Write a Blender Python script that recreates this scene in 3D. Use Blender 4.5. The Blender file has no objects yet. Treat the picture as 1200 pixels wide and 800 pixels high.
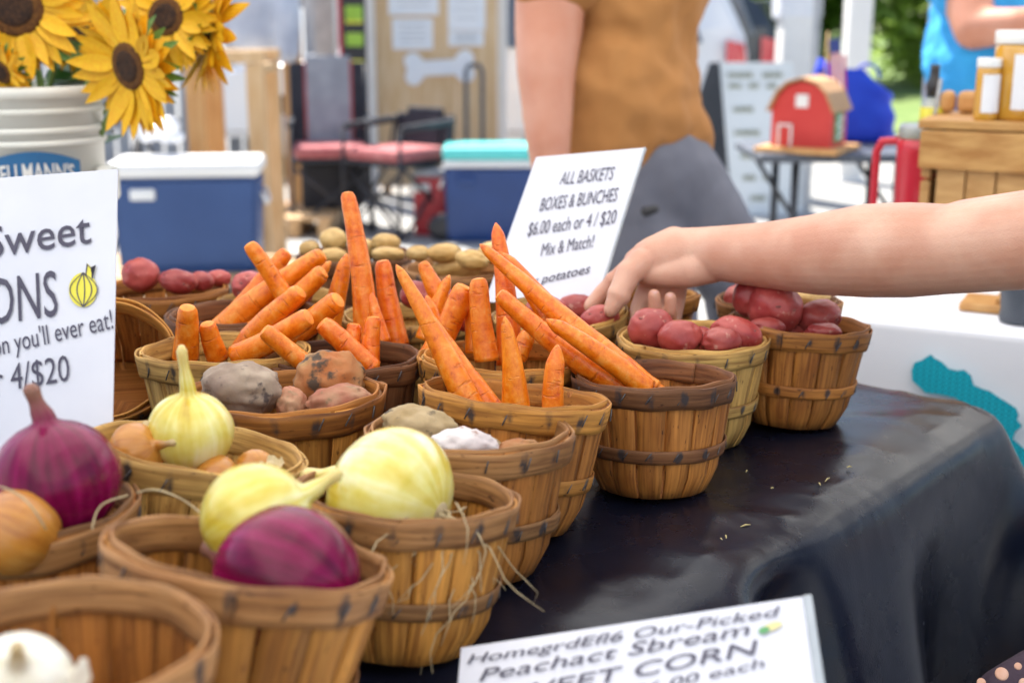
import bpy, bmesh, math, random
from mathutils import Vector, Matrix, noise
random.seed(7)
scene = bpy.context.scene
COL = scene.collection
R = math.radians
F = 1500.0                    # focal length in pixels of the 1200 x 800 photograph
CAM = Vector((0, 0, 1.24)); PITCH = R(14.0)
SP, CP = math.sin(PITCH), math.cos(PITCH)

# ------------------------------------------------------------------ camera
cd = bpy.data.cameras.new('camera'); cam = bpy.data.objects.new('camera', cd); COL.objects.link(cam)
cam.location = CAM; cam.rotation_euler = (R(90) - PITCH, 0, 0)
cd.lens = 45.0; cd.sensor_width = 36.0; cd.clip_start = 0.02; cd.clip_end = 600
cd.dof.use_dof = True; cd.dof.focus_distance = 1.29; cd.dof.aperture_fstop = 4.3
scene.camera = cam
# ------------------------------------------------------------------ sky and sun
SUN_EL, SUN_AZ = R(58), R(-32)          # azimuth from +Y towards +X
w = bpy.data.worlds.new('World'); scene.world = w; w.use_nodes = True
nt = w.node_tree; bg = nt.nodes['Background']
sky = nt.nodes.new('ShaderNodeTexSky'); sky.sky_type = 'NISHITA'; sky.sun_disc = False
sky.sun_elevation = SUN_EL; sky.sun_rotation = SUN_AZ; sky.dust_density = 2.0
nt.links.new(sky.outputs[0], bg.inputs[0]); bg.inputs[1].default_value = 0.11
sl = bpy.data.lights.new('sun', 'SUN'); sl.energy = 4.8; sl.angle = R(0.6); sl.color = (1.0, 0.96, 0.89)
sun = bpy.data.objects.new('sun', sl); COL.objects.link(sun)
SD = Vector((math.sin(SUN_AZ) * math.cos(SUN_EL), math.cos(SUN_AZ) * math.cos(SUN_EL), math.sin(SUN_EL)))
sun.rotation_euler = (-SD).to_track_quat('-Z', 'Y').to_euler(); sun.location = (0, 0, 8)
vs = scene.view_settings
scene.display_settings.display_device = 'sRGB'
vs.view_transform = 'Standard'; vs.look = 'None'; vs.gamma = 1; vs.exposure = 1.42
scene.render.engine = 'CYCLES'
scene.cycles.use_denoising = True
scene.cycles.max_bounces = 10; scene.cycles.diffuse_bounces = 5; scene.cycles.transmission_bounces = 8
scene.cycles.sample_clamp_indirect = 6.0

# ------------------------------------------------------------------ helpers
def P(px, py, t):
    """photo pixel + distance along the optical axis -> world point"""
    x = (px - 600) / F; y = -(py - 400) / F
    return CAM + Vector((x, CP + y * SP, y * CP - SP)) * t

def G(px, py, z):
    """photo pixel -> world point on the level plane z"""
    y = -(py - 400) / F
    return P(px, py, (CAM.z - z) / (SP - y * CP))

def sm(a, b, x):
    x = max(0.0, min(1.0, (x - a) / (b - a))); return x * x * (3 - 2 * x)

def nz(v, s=1.0, seed=0.0):
    return noise.noise(Vector(v) * s + Vector((seed * 7.31, seed * 3.17, seed * 5.71)))

class MB:
    """collects geometry for one mesh object"""
    def __init__(self): self.v = []; self.f = []; self.uv = []; self.smooth = []
    def add(self, verts, faces, uvs=None, smooth=True):
        o = len(self.v); self.v += [Vector(p) for p in verts]
        for k, fc in enumerate(faces):
            self.f.append([i + o for i in fc]); self.smooth.append(smooth)
            self.uv.append([uvs[i] for i in fc] if uvs else [(0, 0)] * len(fc))
        return self
    def box(self, c, s, rot=None, bev=0.0):
        bm = bmesh.new(); bmesh.ops.create_cube(bm, size=1.0)
        for v in bm.verts: v.co = Vector((v.co.x * s[0], v.co.y * s[1], v.co.z * s[2]))
        if bev > 0: bmesh.ops.bevel(bm, geom=bm.edges[:], offset=min(bev, min(s) * .45), segments=2, affect='EDGES', profile=.5)
        M = (rot.to_4x4() if rot is not None else Matrix())
        vs_ = [M @ v.co + Vector(c) for v in bm.verts]; bm.verts.index_update()
        self.add(vs_, [[v.index for v in f.verts] for f in bm.faces], smooth=False); bm.free(); return self
    def tube(self, pts, rads, n=10, caps=True, smooth=True):
        pts = [Vector(p) for p in pts]; m = len(pts)
        if not hasattr(rads, '__len__'): rads = [rads] * m
        d0 = (pts[1] - pts[0]).normalized()
        up = Vector((0, 0, 1)) if abs(d0.z) < .9 else Vector((1, 0, 0))
        a = d0.cross(up).normalized()
        V = []; U = []
        for i in range(m):
            d = (pts[min(i + 1, m - 1)] - pts[max(i - 1, 0)]).normalized()
            a = (a - d * a.dot(d)).normalized(); b = d.cross(a)
            for k in range(n):
                th = 2 * math.pi * k / n
                V.append(pts[i] + (a * math.cos(th) + b * math.sin(th)) * rads[i]); U.append((k / n, i / (m - 1)))
        Fc = [[i * n + k, i * n + (k + 1) % n, (i + 1) * n + (k + 1) % n, (i + 1) * n + k] for i in range(m - 1) for k in range(n)]
        if caps: Fc += [list(range(n))[::-1], [(m - 1) * n + k for k in range(n)]]
        return self.add(V, Fc, U, smooth)
    def lathe(self, prof, n=24, c=(0, 0, 0), M=None, smooth=True, caps=True):
        V = []; U = []; m = len(prof); M = M or Matrix()
        for i, (r, z) in enumerate(prof):
            for k in range(n):
                th = 2 * math.pi * k / n
                V.append(M @ Vector((r * math.cos(th), r * math.sin(th), z)) + Vector(c)); U.append((k / n, i / (m - 1)))
        Fc = [[i * n + k, i * n + (k + 1) % n, (i + 1) * n + (k + 1) % n, (i + 1) * n + k] for i in range(m - 1) for k in range(n)]
        if caps: Fc += [list(range(n))[::-1], [(m - 1) * n + k for k in range(n)]]
        return self.add(V, Fc, U, smooth)
    def capsule(self, p0, p1, r0, r1, n=30, flat=None):
        """tapered capsule (for bodies that are remeshed into one skin)"""
        p0 = Vector(p0); p1 = Vector(p1); d = p1 - p0; L = d.length
        d = d.normalized() if L > 1e-6 else Vector((0, 0, 1))
        pts = []; rr = []
        for k in range(5):
            a = math.pi / 2 * k / 5; pts.append(p0 - d * r0 * math.cos(a)); rr.append(max(r0 * math.sin(a), r0 * .02))
        pts.append(p0); rr.append(r0); pts.append(p1 if L > 1e-6 else p0 + d * 1e-4); rr.append(r1)
        for k in range(1, 6):
            a = math.pi / 2 * k / 5; pts.append(p1 + d * r1 * math.sin(a)); rr.append(max(r1 * math.cos(a), r1 * .02))
        return self.tube(pts, rr, n)
    def prism(self, poly, h, M=None):
        """polygon in xy extruded +z by h"""
        M = M or Matrix(); n = len(poly)
        V = [M @ Vector((x, y, 0)) for x, y in poly] + [M @ Vector((x, y, h)) for x, y in poly]
        Fc = [list(range(n))[::-1], [n + k for k in range(n)]] + [[k, (k + 1) % n, n + (k + 1) % n, n + k] for k in range(n)]
        return self.add(V, Fc, smooth=False)
    def mesh(self, name, mat, off=None):
        me = bpy.data.meshes.new(name); off = off or Vector((0, 0, 0))
        me.from_pydata([p - off for p in self.v], [], self.f)
        uvl = me.uv_layers.new(name='UVMap')
        flat = [c for fc in self.uv for u in fc for c in u]; uvl.data.foreach_set('uv', flat)
        me.polygons.foreach_set('use_smooth', self.smooth)
        if mat: me.materials.append(mat)
        me.update(); return me

def link(name, me, parent=None):
    o = bpy.data.objects.new(name, me); COL.objects.link(o); o.parent = parent; return o
def tag(o, label=None, cat=None, group=None, kind=None):
    if label: o['label'] = label
    if cat: o['category'] = cat
    if group: o['group'] = group
    if kind: o['kind'] = kind
    return o
def thing(name, loc, label, cat, group=None, rot=None):
    o = bpy.data.objects.new(name, None); COL.objects.link(o); o.location = loc; o.empty_display_size = .05
    if rot is not None: o.rotation_euler = rot.to_euler() if hasattr(rot, 'to_euler') else rot
    return tag(o, label, cat, group)
def part(name, mb, mat, root, world=True):
    """one mesh part; geometry given in world coordinates unless world=False"""
    off = Vector(root.location) if (world and root is not None) else None
    if world and root is not None and root.parent is not None:
        off = Vector(root.location) + Vector(root.parent.location)
    return link(name, mb.mesh(name, mat, off), root)
def solo(name, mb, mat, loc, label, cat, group=None, kind=None):
    o = link(name, mb.mesh(name, mat, Vector(loc))); o.location = loc; return tag(o, label, cat, group, kind)
def struct(name, mb, mat): return tag(link(name, mb.mesh(name, mat)), kind='structure')

# ------------------------------------------------------------------ materials
def new_mat(name):
    m = bpy.data.materials.new(name); m.use_nodes = True
    n = m.node_tree.nodes; return m, n, m.node_tree.links, n['Principled BSDF']
def nd(n, t, **kw):
    x = n.new(t)
    for k, v in kw.items(): setattr(x, k, v)
    return x
def ramp(n, stops):
    r = n.new('ShaderNodeValToRGB'); e = r.color_ramp.elements
    while len(e) < len(stops): e.new(.5)
    for k, (p, c) in enumerate(stops): e[k].position = p; e[k].color = (*c, 1) if len(c) == 3 else c
    return r
def mat(name, c, rough=.5, c2=None, scale=8.0, bump=0.0, bscale=None, metal=0.0, spec=.5, coat=0.0, sss=0.0, emit=0.0, detail=4.0, trans=0.0, alpha=1.0, coords='Object', stretch=(1, 1, 1), lo=.35, hi=.65, rnd=0.0):
    m, n, l, b = new_mat(name)
    b.inputs['Roughness'].default_value = rough; b.inputs['Metallic'].default_value = metal
    b.inputs['Specular IOR Level'].default_value = spec; b.inputs['Coat Weight'].default_value = coat
    b.inputs['Transmission Weight'].default_value = trans; b.inputs['Alpha'].default_value = alpha
    if sss: b.inputs['Subsurface Weight'].default_value = sss; b.inputs['Subsurface Radius'].default_value = (1, .35, .2); b.inputs['Subsurface Scale'].default_value = .012
    b.inputs['Base Color'].default_value = (*c, 1)
    tc = nd(n, 'ShaderNodeTexCoord'); mp = nd(n, 'ShaderNodeMapping'); mp.inputs['Scale'].default_value = stretch
    oi = nd(n, 'ShaderNodeObjectInfo')
    ad = nd(n, 'ShaderNodeVectorMath', operation='MULTIPLY_ADD'); ad.inputs[1].default_value = (37, 53, 71)
    l.new(oi.outputs['Random'], ad.inputs[0]); l.new(tc.outputs[coords], ad.inputs[2]); l.new(ad.outputs[0], mp.inputs[0])
    if c2:
        t = nd(n, 'ShaderNodeTexNoise'); t.inputs['Scale'].default_value = scale; t.inputs['Detail'].default_value = detail
        l.new(mp.outputs[0], t.inputs['Vector'])
        r = ramp(n, [(lo, c), (hi, c2)]); l.new(t.outputs[0], r.inputs[0]); l.new(r.outputs[0], b.inputs['Base Color'])
        if rnd:
            hs = nd(n, 'ShaderNodeHueSaturation'); mr = nd(n, 'ShaderNodeMapRange'); mr.inputs[3].default_value = 1 - rnd; mr.inputs[4].default_value = 1 + rnd
            l.new(oi.outputs['Random'], mr.inputs[0]); l.new(mr.outputs[0], hs.inputs['Value']); l.new(r.outputs[0], hs.inputs['Color']); l.new(hs.outputs[0], b.inputs['Base Color'])
    if bump:
        t2 = nd(n, 'ShaderNodeTexNoise'); t2.inputs['Scale'].default_value = bscale or scale * 4; t2.inputs['Detail'].default_value = 5
        l.new(mp.outputs[0], t2.inputs['Vector'])
        bp = nd(n, 'ShaderNodeBump'); bp.inputs['Strength'].default_value = bump; bp.inputs['Distance'].default_value = .004
        l.new(t2.outputs[0], bp.inputs['Height']); l.new(bp.outputs[0], b.inputs['Normal'])
    return m

def basket_wood():
    """thin veneer; object colour gives the basket's tone, grain runs along V (metres), rust stains sit round the staples"""
    m, n, l, b = new_mat('basket_veneer')
    uv = nd(n, 'ShaderNodeUVMap'); oi = nd(n, 'ShaderNodeObjectInfo')
    ad = nd(n, 'ShaderNodeVectorMath', operation='MULTIPLY_ADD'); ad.inputs[1].default_value = (31, 17, 5)
    l.new(oi.outputs['Random'], ad.inputs[0]); l.new(uv.outputs[0], ad.inputs[2])
    mp = nd(n, 'ShaderNodeMapping'); mp.inputs['Scale'].default_value = (260, 13, 1); l.new(ad.outputs[0], mp.inputs[0])
    g = nd(n, 'ShaderNodeTexNoise'); g.inputs['Scale'].default_value = 1; g.inputs['Detail'].default_value = 5; g.inputs['Distortion'].default_value = .6; l.new(mp.outputs[0], g.inputs[0])
    mp2 = nd(n, 'ShaderNodeMapping'); mp2.inputs['Scale'].default_value = (38, 11, 1); l.new(ad.outputs[0], mp2.inputs[0])
    g2 = nd(n, 'ShaderNodeTexNoise'); g2.inputs['Scale'].default_value = 1; g2.inputs['Detail'].default_value = 3; l.new(mp2.outputs[0], g2.inputs[0])
    r1 = ramp(n, [(.28, (.42, .32, .25)), (.5, (.85, .80, .72)), (.72, (1.15, 1.12, 1.05))]); l.new(g.outputs[0], r1.inputs[0])
    r2 = ramp(n, [(.3, (.62, .52, .42)), (.55, (1, 1, 1)), (.75, (1.12, 1.06, .95))]); l.new(g2.outputs[0], r2.inputs[0])
    m1 = nd(n, 'ShaderNodeMix', data_type='RGBA', blend_type='MULTIPLY'); m1.inputs[0].default_value = 1
    l.new(oi.outputs['Color'], m1.inputs[6]); l.new(r1.outputs[0], m1.inputs[7])
    m2 = nd(n, 'ShaderNodeMix', data_type='RGBA', blend_type='MULTIPLY'); m2.inputs[0].default_value = 1
    l.new(m1.outputs[2], m2.inputs[6]); l.new(r2.outputs[0], m2.inputs[7])
    hs = nd(n, 'ShaderNodeHueSaturation'); mr = nd(n, 'ShaderNodeMapRange'); mr.inputs[3].default_value = .74; mr.inputs[4].default_value = 1.22
    l.new(oi.outputs['Random'], mr.inputs[0]); l.new(mr.outputs[0], hs.inputs['Value']); l.new(m2.outputs[2], hs.inputs['Color'])
    # dark specks and pores
    mp3 = nd(n, 'ShaderNodeMapping'); mp3.inputs['Scale'].default_value = (330, 90, 1); l.new(ad.outputs[0], mp3.inputs[0])
    g3 = nd(n, 'ShaderNodeTexNoise'); g3.inputs['Scale'].default_value = 1; g3.inputs['Detail'].default_value = 2; l.new(mp3.outputs[0], g3.inputs[0])
    r3 = ramp(n, [(.24, (.3, .24, .2)), (.34, (1, 1, 1))]); l.new(g3.outputs[0], r3.inputs[0])
    m3 = nd(n, 'ShaderNodeMix', data_type='RGBA', blend_type='MULTIPLY'); m3.inputs[0].default_value = 1
    l.new(hs.outputs[0], m3.inputs[6]); l.new(r3.outputs[0], m3.inputs[7])
    l.new(m3.outputs[2], b.inputs['Base Color']); b.inputs['Roughness'].default_value = .62; b.inputs['Specular IOR Level'].default_value = .35
    bp = nd(n, 'ShaderNodeBump'); bp.inputs['Strength'].default_value = .35; bp.inputs['Distance'].default_value = .0015
    l.new(g.outputs[0], bp.inputs['Height']); l.new(bp.outputs[0], b.inputs['Normal'])
    return m

def stained_band():
    m = basket_wood(); m.name = 'basket_band'; n = m.node_tree.nodes; l = m.node_tree.links; b = n['Principled BSDF']
    src = b.inputs['Base Color'].links[0].from_socket
    at = nd(n, 'ShaderNodeAttribute', attribute_name='stain'); tc = nd(n, 'ShaderNodeTexCoord')
    t = nd(n, 'ShaderNodeTexNoise'); t.inputs['Scale'].default_value = 130; t.inputs['Detail'].default_value = 3; l.new(tc.outputs['Object'], t.inputs[0])
    t2 = nd(n, 'ShaderNodeTexNoise'); t2.inputs['Scale'].default_value = 16; l.new(tc.outputs['Object'], t2.inputs[0])
    s1 = nd(n, 'ShaderNodeMath', operation='MULTIPLY'); l.new(t.outputs[0], s1.inputs[0]); l.new(at.outputs['Fac'], s1.inputs[1])
    s2 = nd(n, 'ShaderNodeMath', operation='MULTIPLY_ADD'); s2.inputs[1].default_value = .25; l.new(t2.outputs[0], s2.inputs[0]); l.new(s1.outputs[0], s2.inputs[2])
    r = ramp(n, [(0.0, (0, 0, 0)), (1.0, (1, 1, 1))]); 
    mr = nd(n, 'ShaderNodeMapRange'); mr.inputs[1].default_value = .25; mr.inputs[2].default_value = .45; mr.inputs[4].default_value = .92
    l.new(s2.outputs[0], mr.inputs[0])
    mx = nd(n, 'ShaderNodeMix', data_type='RGBA'); l.new(mr.outputs[0], mx.inputs[0]); l.new(src, mx.inputs[6]); mx.inputs[7].default_value = (.03, .025, .028, 1)
    l.new(mx.outputs[2], b.inputs['Base Color']); return m

def carrot_mat():
    m, n, l, b = new_mat('carrot_skin')
    uv = nd(n, 'ShaderNodeUVMap'); oi = nd(n, 'ShaderNodeObjectInfo'); tc = nd(n, 'ShaderNodeTexCoord')
    ad = nd(n, 'ShaderNodeVectorMath', operation='MULTIPLY_ADD'); ad.inputs[1].default_value = (31, 17, 9); l.new(oi.outputs['Random'], ad.inputs[0]); l.new(tc.outputs['Object'], ad.inputs[2])
    t = nd(n, 'ShaderNodeTexNoise'); t.inputs['Scale'].default_value = 75; t.inputs['Detail'].default_value = 8; t.inputs['Roughness'].default_value = .74; l.new(ad.outputs[0], t.inputs[0])
    r = ramp(n, [(.24, (.22, .06, .012)), (.32, (.50, .07, .003)), (.42, (.70, .14, .003)), (.54, (.80, .21, .010)), (.64, (.82, .30, .05)), (.76, (.84, .48, .20))]); l.new(t.outputs[0], r.inputs[0])
    mp = nd(n, 'ShaderNodeMapping'); mp.inputs['Scale'].default_value = (3, 46, 1); l.new(uv.outputs[0], mp.inputs[0])
    ad2 = nd(n, 'ShaderNodeVectorMath', operation='MULTIPLY_ADD'); ad2.inputs[1].default_value = (31, 17, 9); l.new(oi.outputs['Random'], ad2.inputs[0]); l.new(mp.outputs[0], ad2.inputs[2])
    rg = nd(n, 'ShaderNodeTexNoise'); rg.inputs['Scale'].default_value = 1; rg.inputs['Detail'].default_value = 3; l.new(ad2.outputs[0], rg.inputs[0])
    rr = ramp(n, [(.30, (.62, .5, .42)), (.38, (1, 1, 1))]); l.new(rg.outputs[0], rr.inputs[0])
    mx = nd(n, 'ShaderNodeMix', data_type='RGBA', blend_type='MULTIPLY'); mx.inputs[0].default_value = .6; l.new(r.outputs[0], mx.inputs[6]); l.new(rr.outputs[0], mx.inputs[7])
    hs = nd(n, 'ShaderNodeHueSaturation'); mr = nd(n, 'ShaderNodeMapRange'); mr.inputs[3].default_value = .494; mr.inputs[4].default_value = .506; l.new(oi.outputs['Random'], mr.inputs[0]); l.new(mr.outputs[0], hs.inputs['Hue']); l.new(mx.outputs[2], hs.inputs['Color'])
    l.new(hs.outputs[0], b.inputs['Base Color']); b.inputs['Roughness'].default_value = .30
    b.inputs['Subsurface Weight'].default_value = .12; b.inputs['Subsurface Radius'].default_value = (1, .4, .1); b.inputs['Subsurface Scale'].default_value = .006
    sm_ = nd(n, 'ShaderNodeMath', operation='MULTIPLY_ADD'); sm_.inputs[1].default_value = .35; l.new(t.outputs[0], sm_.inputs[0]); l.new(rr.outputs[0], sm_.inputs[2])
    bp = nd(n, 'ShaderNodeBump'); bp.inputs['Strength'].default_value = .7; bp.inputs['Distance'].default_value = .002; l.new(sm_.outputs[0], bp.inputs['Height']); l.new(bp.outputs[0], b.inputs['Normal'])
    return m

def onion_mat(name, stops, rough=.25, coat=.3, streak=34.0, neck=(.45, .33, .16)):
    m, n, l, b = new_mat(name)
    uv = nd(n, 'ShaderNodeUVMap'); oi = nd(n, 'ShaderNodeObjectInfo'); tc = nd(n, 'ShaderNodeTexCoord')
    mp = nd(n, 'ShaderNodeMapping'); mp.inputs['Scale'].default_value = (streak, 1.6, 1); l.new(uv.outputs[0], mp.inputs[0])
    ad = nd(n, 'ShaderNodeVectorMath', operation='MULTIPLY_ADD'); ad.inputs[1].default_value = (31, 17, 9); l.new(oi.outputs['Random'], ad.inputs[0]); l.new(mp.outputs[0], ad.inputs[2])
    t = nd(n, 'ShaderNodeTexNoise'); t.inputs['Scale'].default_value = 1; t.inputs['Detail'].default_value = 3; l.new(ad.outputs[0], t.inputs[0])
    t2 = nd(n, 'ShaderNodeTexNoise'); t2.inputs['Scale'].default_value = 22; t2.inputs['Detail'].default_value = 4; l.new(tc.outputs['Object'], t2.inputs[0])
    mm = nd(n, 'ShaderNodeMath', operation='MULTIPLY_ADD'); mm.inputs[1].default_value = .55; l.new(t2.outputs[0], mm.inputs[0])
    m2 = nd(n, 'ShaderNodeMath', operation='MULTIPLY'); m2.inputs[1].default_value = .45; l.new(t.outputs[0], m2.inputs[0]); l.new(m2.outputs[0], mm.inputs[2])
    r = ramp(n, stops); l.new(mm.outputs[0], r.inputs[0])
    sx = nd(n, 'ShaderNodeSeparateXYZ'); l.new(uv.outputs[0], sx.inputs[0])
    nk = ramp(n, [(.74, (0, 0, 0)), (.93, (1, 1, 1))]); l.new(sx.outputs[1], nk.inputs[0])
    mx = nd(n, 'ShaderNodeMix', data_type='RGBA'); l.new(nk.outputs[0], mx.inputs[0]); l.new(r.outputs[0], mx.inputs[6]); mx.inputs[7].default_value = (*neck, 1)
    l.new(mx.outputs[2], b.inputs['Base Color']); b.inputs['Roughness'].default_value = rough; b.inputs['Coat Weight'].default_value = coat; b.inputs['Coat Roughness'].default_value = .12; b.inputs['Specular IOR Level'].default_value = .42
    b.inputs['Subsurface Weight'].default_value = .1; b.inputs['Subsurface Scale'].default_value = .006
    bp = nd(n, 'ShaderNodeBump'); bp.inputs['Strength'].default_value = .25; bp.inputs['Distance'].default_value = .001; l.new(t.outputs[0], bp.inputs['Height']); l.new(bp.outputs[0], b.inputs['Normal'])
    if name.startswith('red'): b.inputs['Specular IOR Level'].default_value = .28
    return m

def spot_mat(name, base, base2, spot, scale=70, thr=.62, rough=.5, bump=.3):
    """vegetable skin: mottled base with darker or paler spots"""
    m, n, l, b = new_mat(name); oi = nd(n, 'ShaderNodeObjectInfo'); tc = nd(n, 'ShaderNodeTexCoord')
    ad = nd(n, 'ShaderNodeVectorMath', operation='MULTIPLY_ADD'); ad.inputs[1].default_value = (3.1, 1.7, 4.3); l.new(oi.outputs['Random'], ad.inputs[0]); l.new(tc.outputs['Object'], ad.inputs[2])
    t = nd(n, 'ShaderNodeTexNoise'); t.inputs['Scale'].default_value = 28; t.inputs['Detail'].default_value = 5; l.new(ad.outputs[0], t.inputs[0])
    r = ramp(n, [(.35, base), (.66, base2)]); l.new(t.outputs[0], r.inputs[0])
    t2 = nd(n, 'ShaderNodeTexNoise'); t2.inputs['Scale'].default_value = scale; t2.inputs['Detail'].default_value = 5; t2.inputs['Roughness'].default_value = .6; l.new(ad.outputs[0], t2.inputs[0])
    k = ramp(n, [(thr, (0, 0, 0)), (thr + .1, (1, 1, 1))]); l.new(t2.outputs[0], k.inputs[0])
    mx = nd(n, 'ShaderNodeMix', data_type='RGBA'); l.new(k.outputs[0], mx.inputs[0]); l.new(r.outputs[0], mx.inputs[6]); mx.inputs[7].default_value = (*spot, 1)
    hs = nd(n, 'ShaderNodeHueSaturation'); mr = nd(n, 'ShaderNodeMapRange'); mr.inputs[3].default_value = .82; mr.inputs[4].default_value = 1.15; l.new(oi.outputs['Random'], mr.inputs[0]); l.new(mr.outputs[0], hs.inputs['Value']); l.new(mx.outputs[2], hs.inputs['Color'])
    l.new(hs.outputs[0], b.inputs['Base Color']); b.inputs['Roughness'].default_value = rough
    bp = nd(n, 'ShaderNodeBump'); bp.inputs['Strength'].default_value = bump; bp.inputs['Distance'].default_value = .002; l.new(t2.outputs[0], bp.inputs['Height']); l.new(bp.outputs[0], b.inputs['Normal'])
    return m

M = {}
M['veneer'] = basket_wood(); M['band'] = stained_band()
M['staple'] = mat('rusty_staple', (.035, .032, .034), .5, (.09, .08, .08), metal=.0, scale=300)
M['carrot'] = carrot_mat()
M['carrot_cut'] = mat('carrot_cut_face', (.85, .30, .02), .45, (.80, .20, .01), scale=120, bump=.2)
M['red_onion'] = onion_mat('red_onion_skin', [(.3, (.05, .001, .012)), (.5, (.16, .002, .042)), (.64, (.28, .008, .09)), (.8, (.50, .13, .22))], .22, .0, neck=(.22, .10, .07))
M['yellow_onion'] = onion_mat('fresh_yellow_onion_skin', [(.26, (.40, .22, .012)), (.40, (.60, .46, .05)), (.50, (.68, .60, .17)), (.62, (.76, .72, .42)), (.78, (.80, .78, .62))], .2, .35, 20.0, neck=(.62, .48, .16))
M['brown_onion'] = onion_mat('golden_brown_onion_skin', [(.3, (.32, .10, .012)), (.55, (.5, .21, .03)), (.75, (.62, .38, .12))], .35, .3)
M['white_onion'] = onion_mat('white_onion_skin', [(.3, (.66, .60, .40)), (.5, (.78, .76, .66)), (.7, (.84, .83, .78))], .3, .3)
M['root'] = mat('dry_root', (.50, .40, .24), .8, (.36, .27, .15), scale=90)
M['red_potato'] = spot_mat('red_potato_skin', (.26, .024, .024), (.40, .072, .058), (.46, .2, .15), 90, .60, .42, .4)
M['yellow_potato'] = spot_mat('yellow_potato_skin', (.52, .30, .085), (.66, .45, .18), (.38, .24, .09), 80, .6, .5, .3)
M['eye'] = mat('potato_eye', (.16, .03, .03), .7, (.3, .1, .08), scale=80)
M['grey_beet'] = spot_mat('earthy_grey_beet_skin', (.25, .17, .13), (.40, .31, .23), (.08, .055, .05), 60, .58, .75, .7)
M['brown_beet'] = spot_mat('rough_golden_beet_skin', (.36, .11, .025), (.36, .20, .08), (.06, .035, .02), 50, .52, .75, .9)
M['pink_beet'] = spot_mat('rough_pink_beet_skin', (.36, .09, .05), (.48, .28, .16), (.2, .16, .08), 45, .57, .75, .8)
M['tan_beet'] = spot_mat('tan_beet_skin', (.34, .23, .10), (.46, .34, .19), (.07, .05, .035), 65, .58, .75, .8)
M['pale_beet'] = spot_mat('pale_lilac_beet_skin', (.45, .38, .38), (.60, .55, .54), (.24, .14, .11), 45, .6, .7, .6)
M['skin'] = mat('pale_skin', (.53, .255, .17), .42, (.65, .39, .285), scale=13, bump=.16, bscale=420, sss=.25, spec=.4)
M['skin2'] = mat('pink_skin', (.46, .19, .115), .5, (.52, .25, .17), scale=10, sss=.15)
M['nail'] = mat('fingernail', (.66, .38, .33), .25, (.70, .44, .39), scale=60)
M['print_white'] = mat('laminated_white_card', (.55, .56, .635), .22, (.585, .595, .665), scale=14, spec=.5)
M['ink'] = mat('dark_printed_ink', (.035, .03, .06), .4, (.05, .045, .08), scale=60)
M['acrylic'] = mat('clear_acrylic_edge', (.62, .68, .74), .08, (.7, .75, .8), scale=30, trans=.55)
M['white_plastic'] = mat('white_plastic', (.74, .74, .71), .35, (.80, .80, .78), scale=6)
M['steel'] = mat('grey_painted_steel', (.33, .34, .36), .4, (.42, .43, .45), metal=.5, scale=12)
M['black_metal'] = mat('black_metal', (.02, .02, .024), .4, (.035, .035, .04), scale=30)
M['pine'] = mat('pine_wood', (.56, .34, .15), .6, (.66, .45, .24), scale=5, stretch=(6, 6, 1), bump=.15)
M['pine_dark'] = mat('orange_stained_wood', (.50, .24, .07), .55, (.60, .33, .12), scale=5, stretch=(6, 6, 1), bump=.15)
M['crate'] = mat('rustic_crate_wood', (.40, .20, .06), .55, (.58, .34, .13), scale=5, stretch=(2, 9, 9), bump=.3)
M['ply'] = mat('plywood', (.62, .40, .20), .6, (.70, .50, .29), scale=4, stretch=(6, 6, 1), bump=.1)
M['paper'] = mat('white_paper', (.80, .80, .80), .7, (.76, .77, .79), scale=8)
M['text_grey'] = mat('grey_small_print', (.35, .36, .38), .7, (.42, .43, .45), scale=40)

# ================================================================== ground and tents
M['concrete'] = mat('sunlit_concrete', (.28, .275, .26), .8, (.34, .33, .31), scale=1.5, bump=.2, bscale=40)
M['grass'] = mat('mown_grass', (.10, .17, .03), .9, (.17, .23, .06), scale=3, bump=.6, bscale=30)
g = MB(); g.add([(-60, -20, 0), (60, -20, 0), (60, 200, 0), (-60, 200, 0)], [[0, 1, 2, 3]]); struct('ground', g, M['concrete'])
g = MB(); nx, ny = 40, 30; V = []; Fc = []
for j in range(ny + 1):
    for i in range(nx + 1):
        x = -60 + 120 * i / nx; y = 14.5 + 180 * (j / ny) ** 2
        V.append((x, y, .03 + .06 * nz((x, y, 0), .25) * (1 if j else 0)))
for j in range(ny):
    for i in range(nx): Fc.append([j * (nx + 1) + i, j * (nx + 1) + i + 1, (j + 1) * (nx + 1) + i + 1, (j + 1) * (nx + 1) + i])
g.add(V, Fc); struct('grass_field', g, M['grass'])

def fabric_mat(name, c, tr=.5):
    m, n, l, b = new_mat(name); out = n['Material Output']; b.inputs['Base Color'].default_value = (*c, 1); b.inputs['Roughness'].default_value = .7
    t = nd(n, 'ShaderNodeBsdfTranslucent'); t.inputs[0].default_value = (*c, 1); mx = nd(n, 'ShaderNodeMixShader'); mx.inputs[0].default_value = tr
    l.new(b.outputs[0], mx.inputs[1]); l.new(t.outputs[0], mx.inputs[2]); l.new(mx.outputs[0], out.inputs['Surface']); return m
M['canopy'] = fabric_mat('white_canopy_fabric', (.80, .79, .76), .62)

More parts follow.
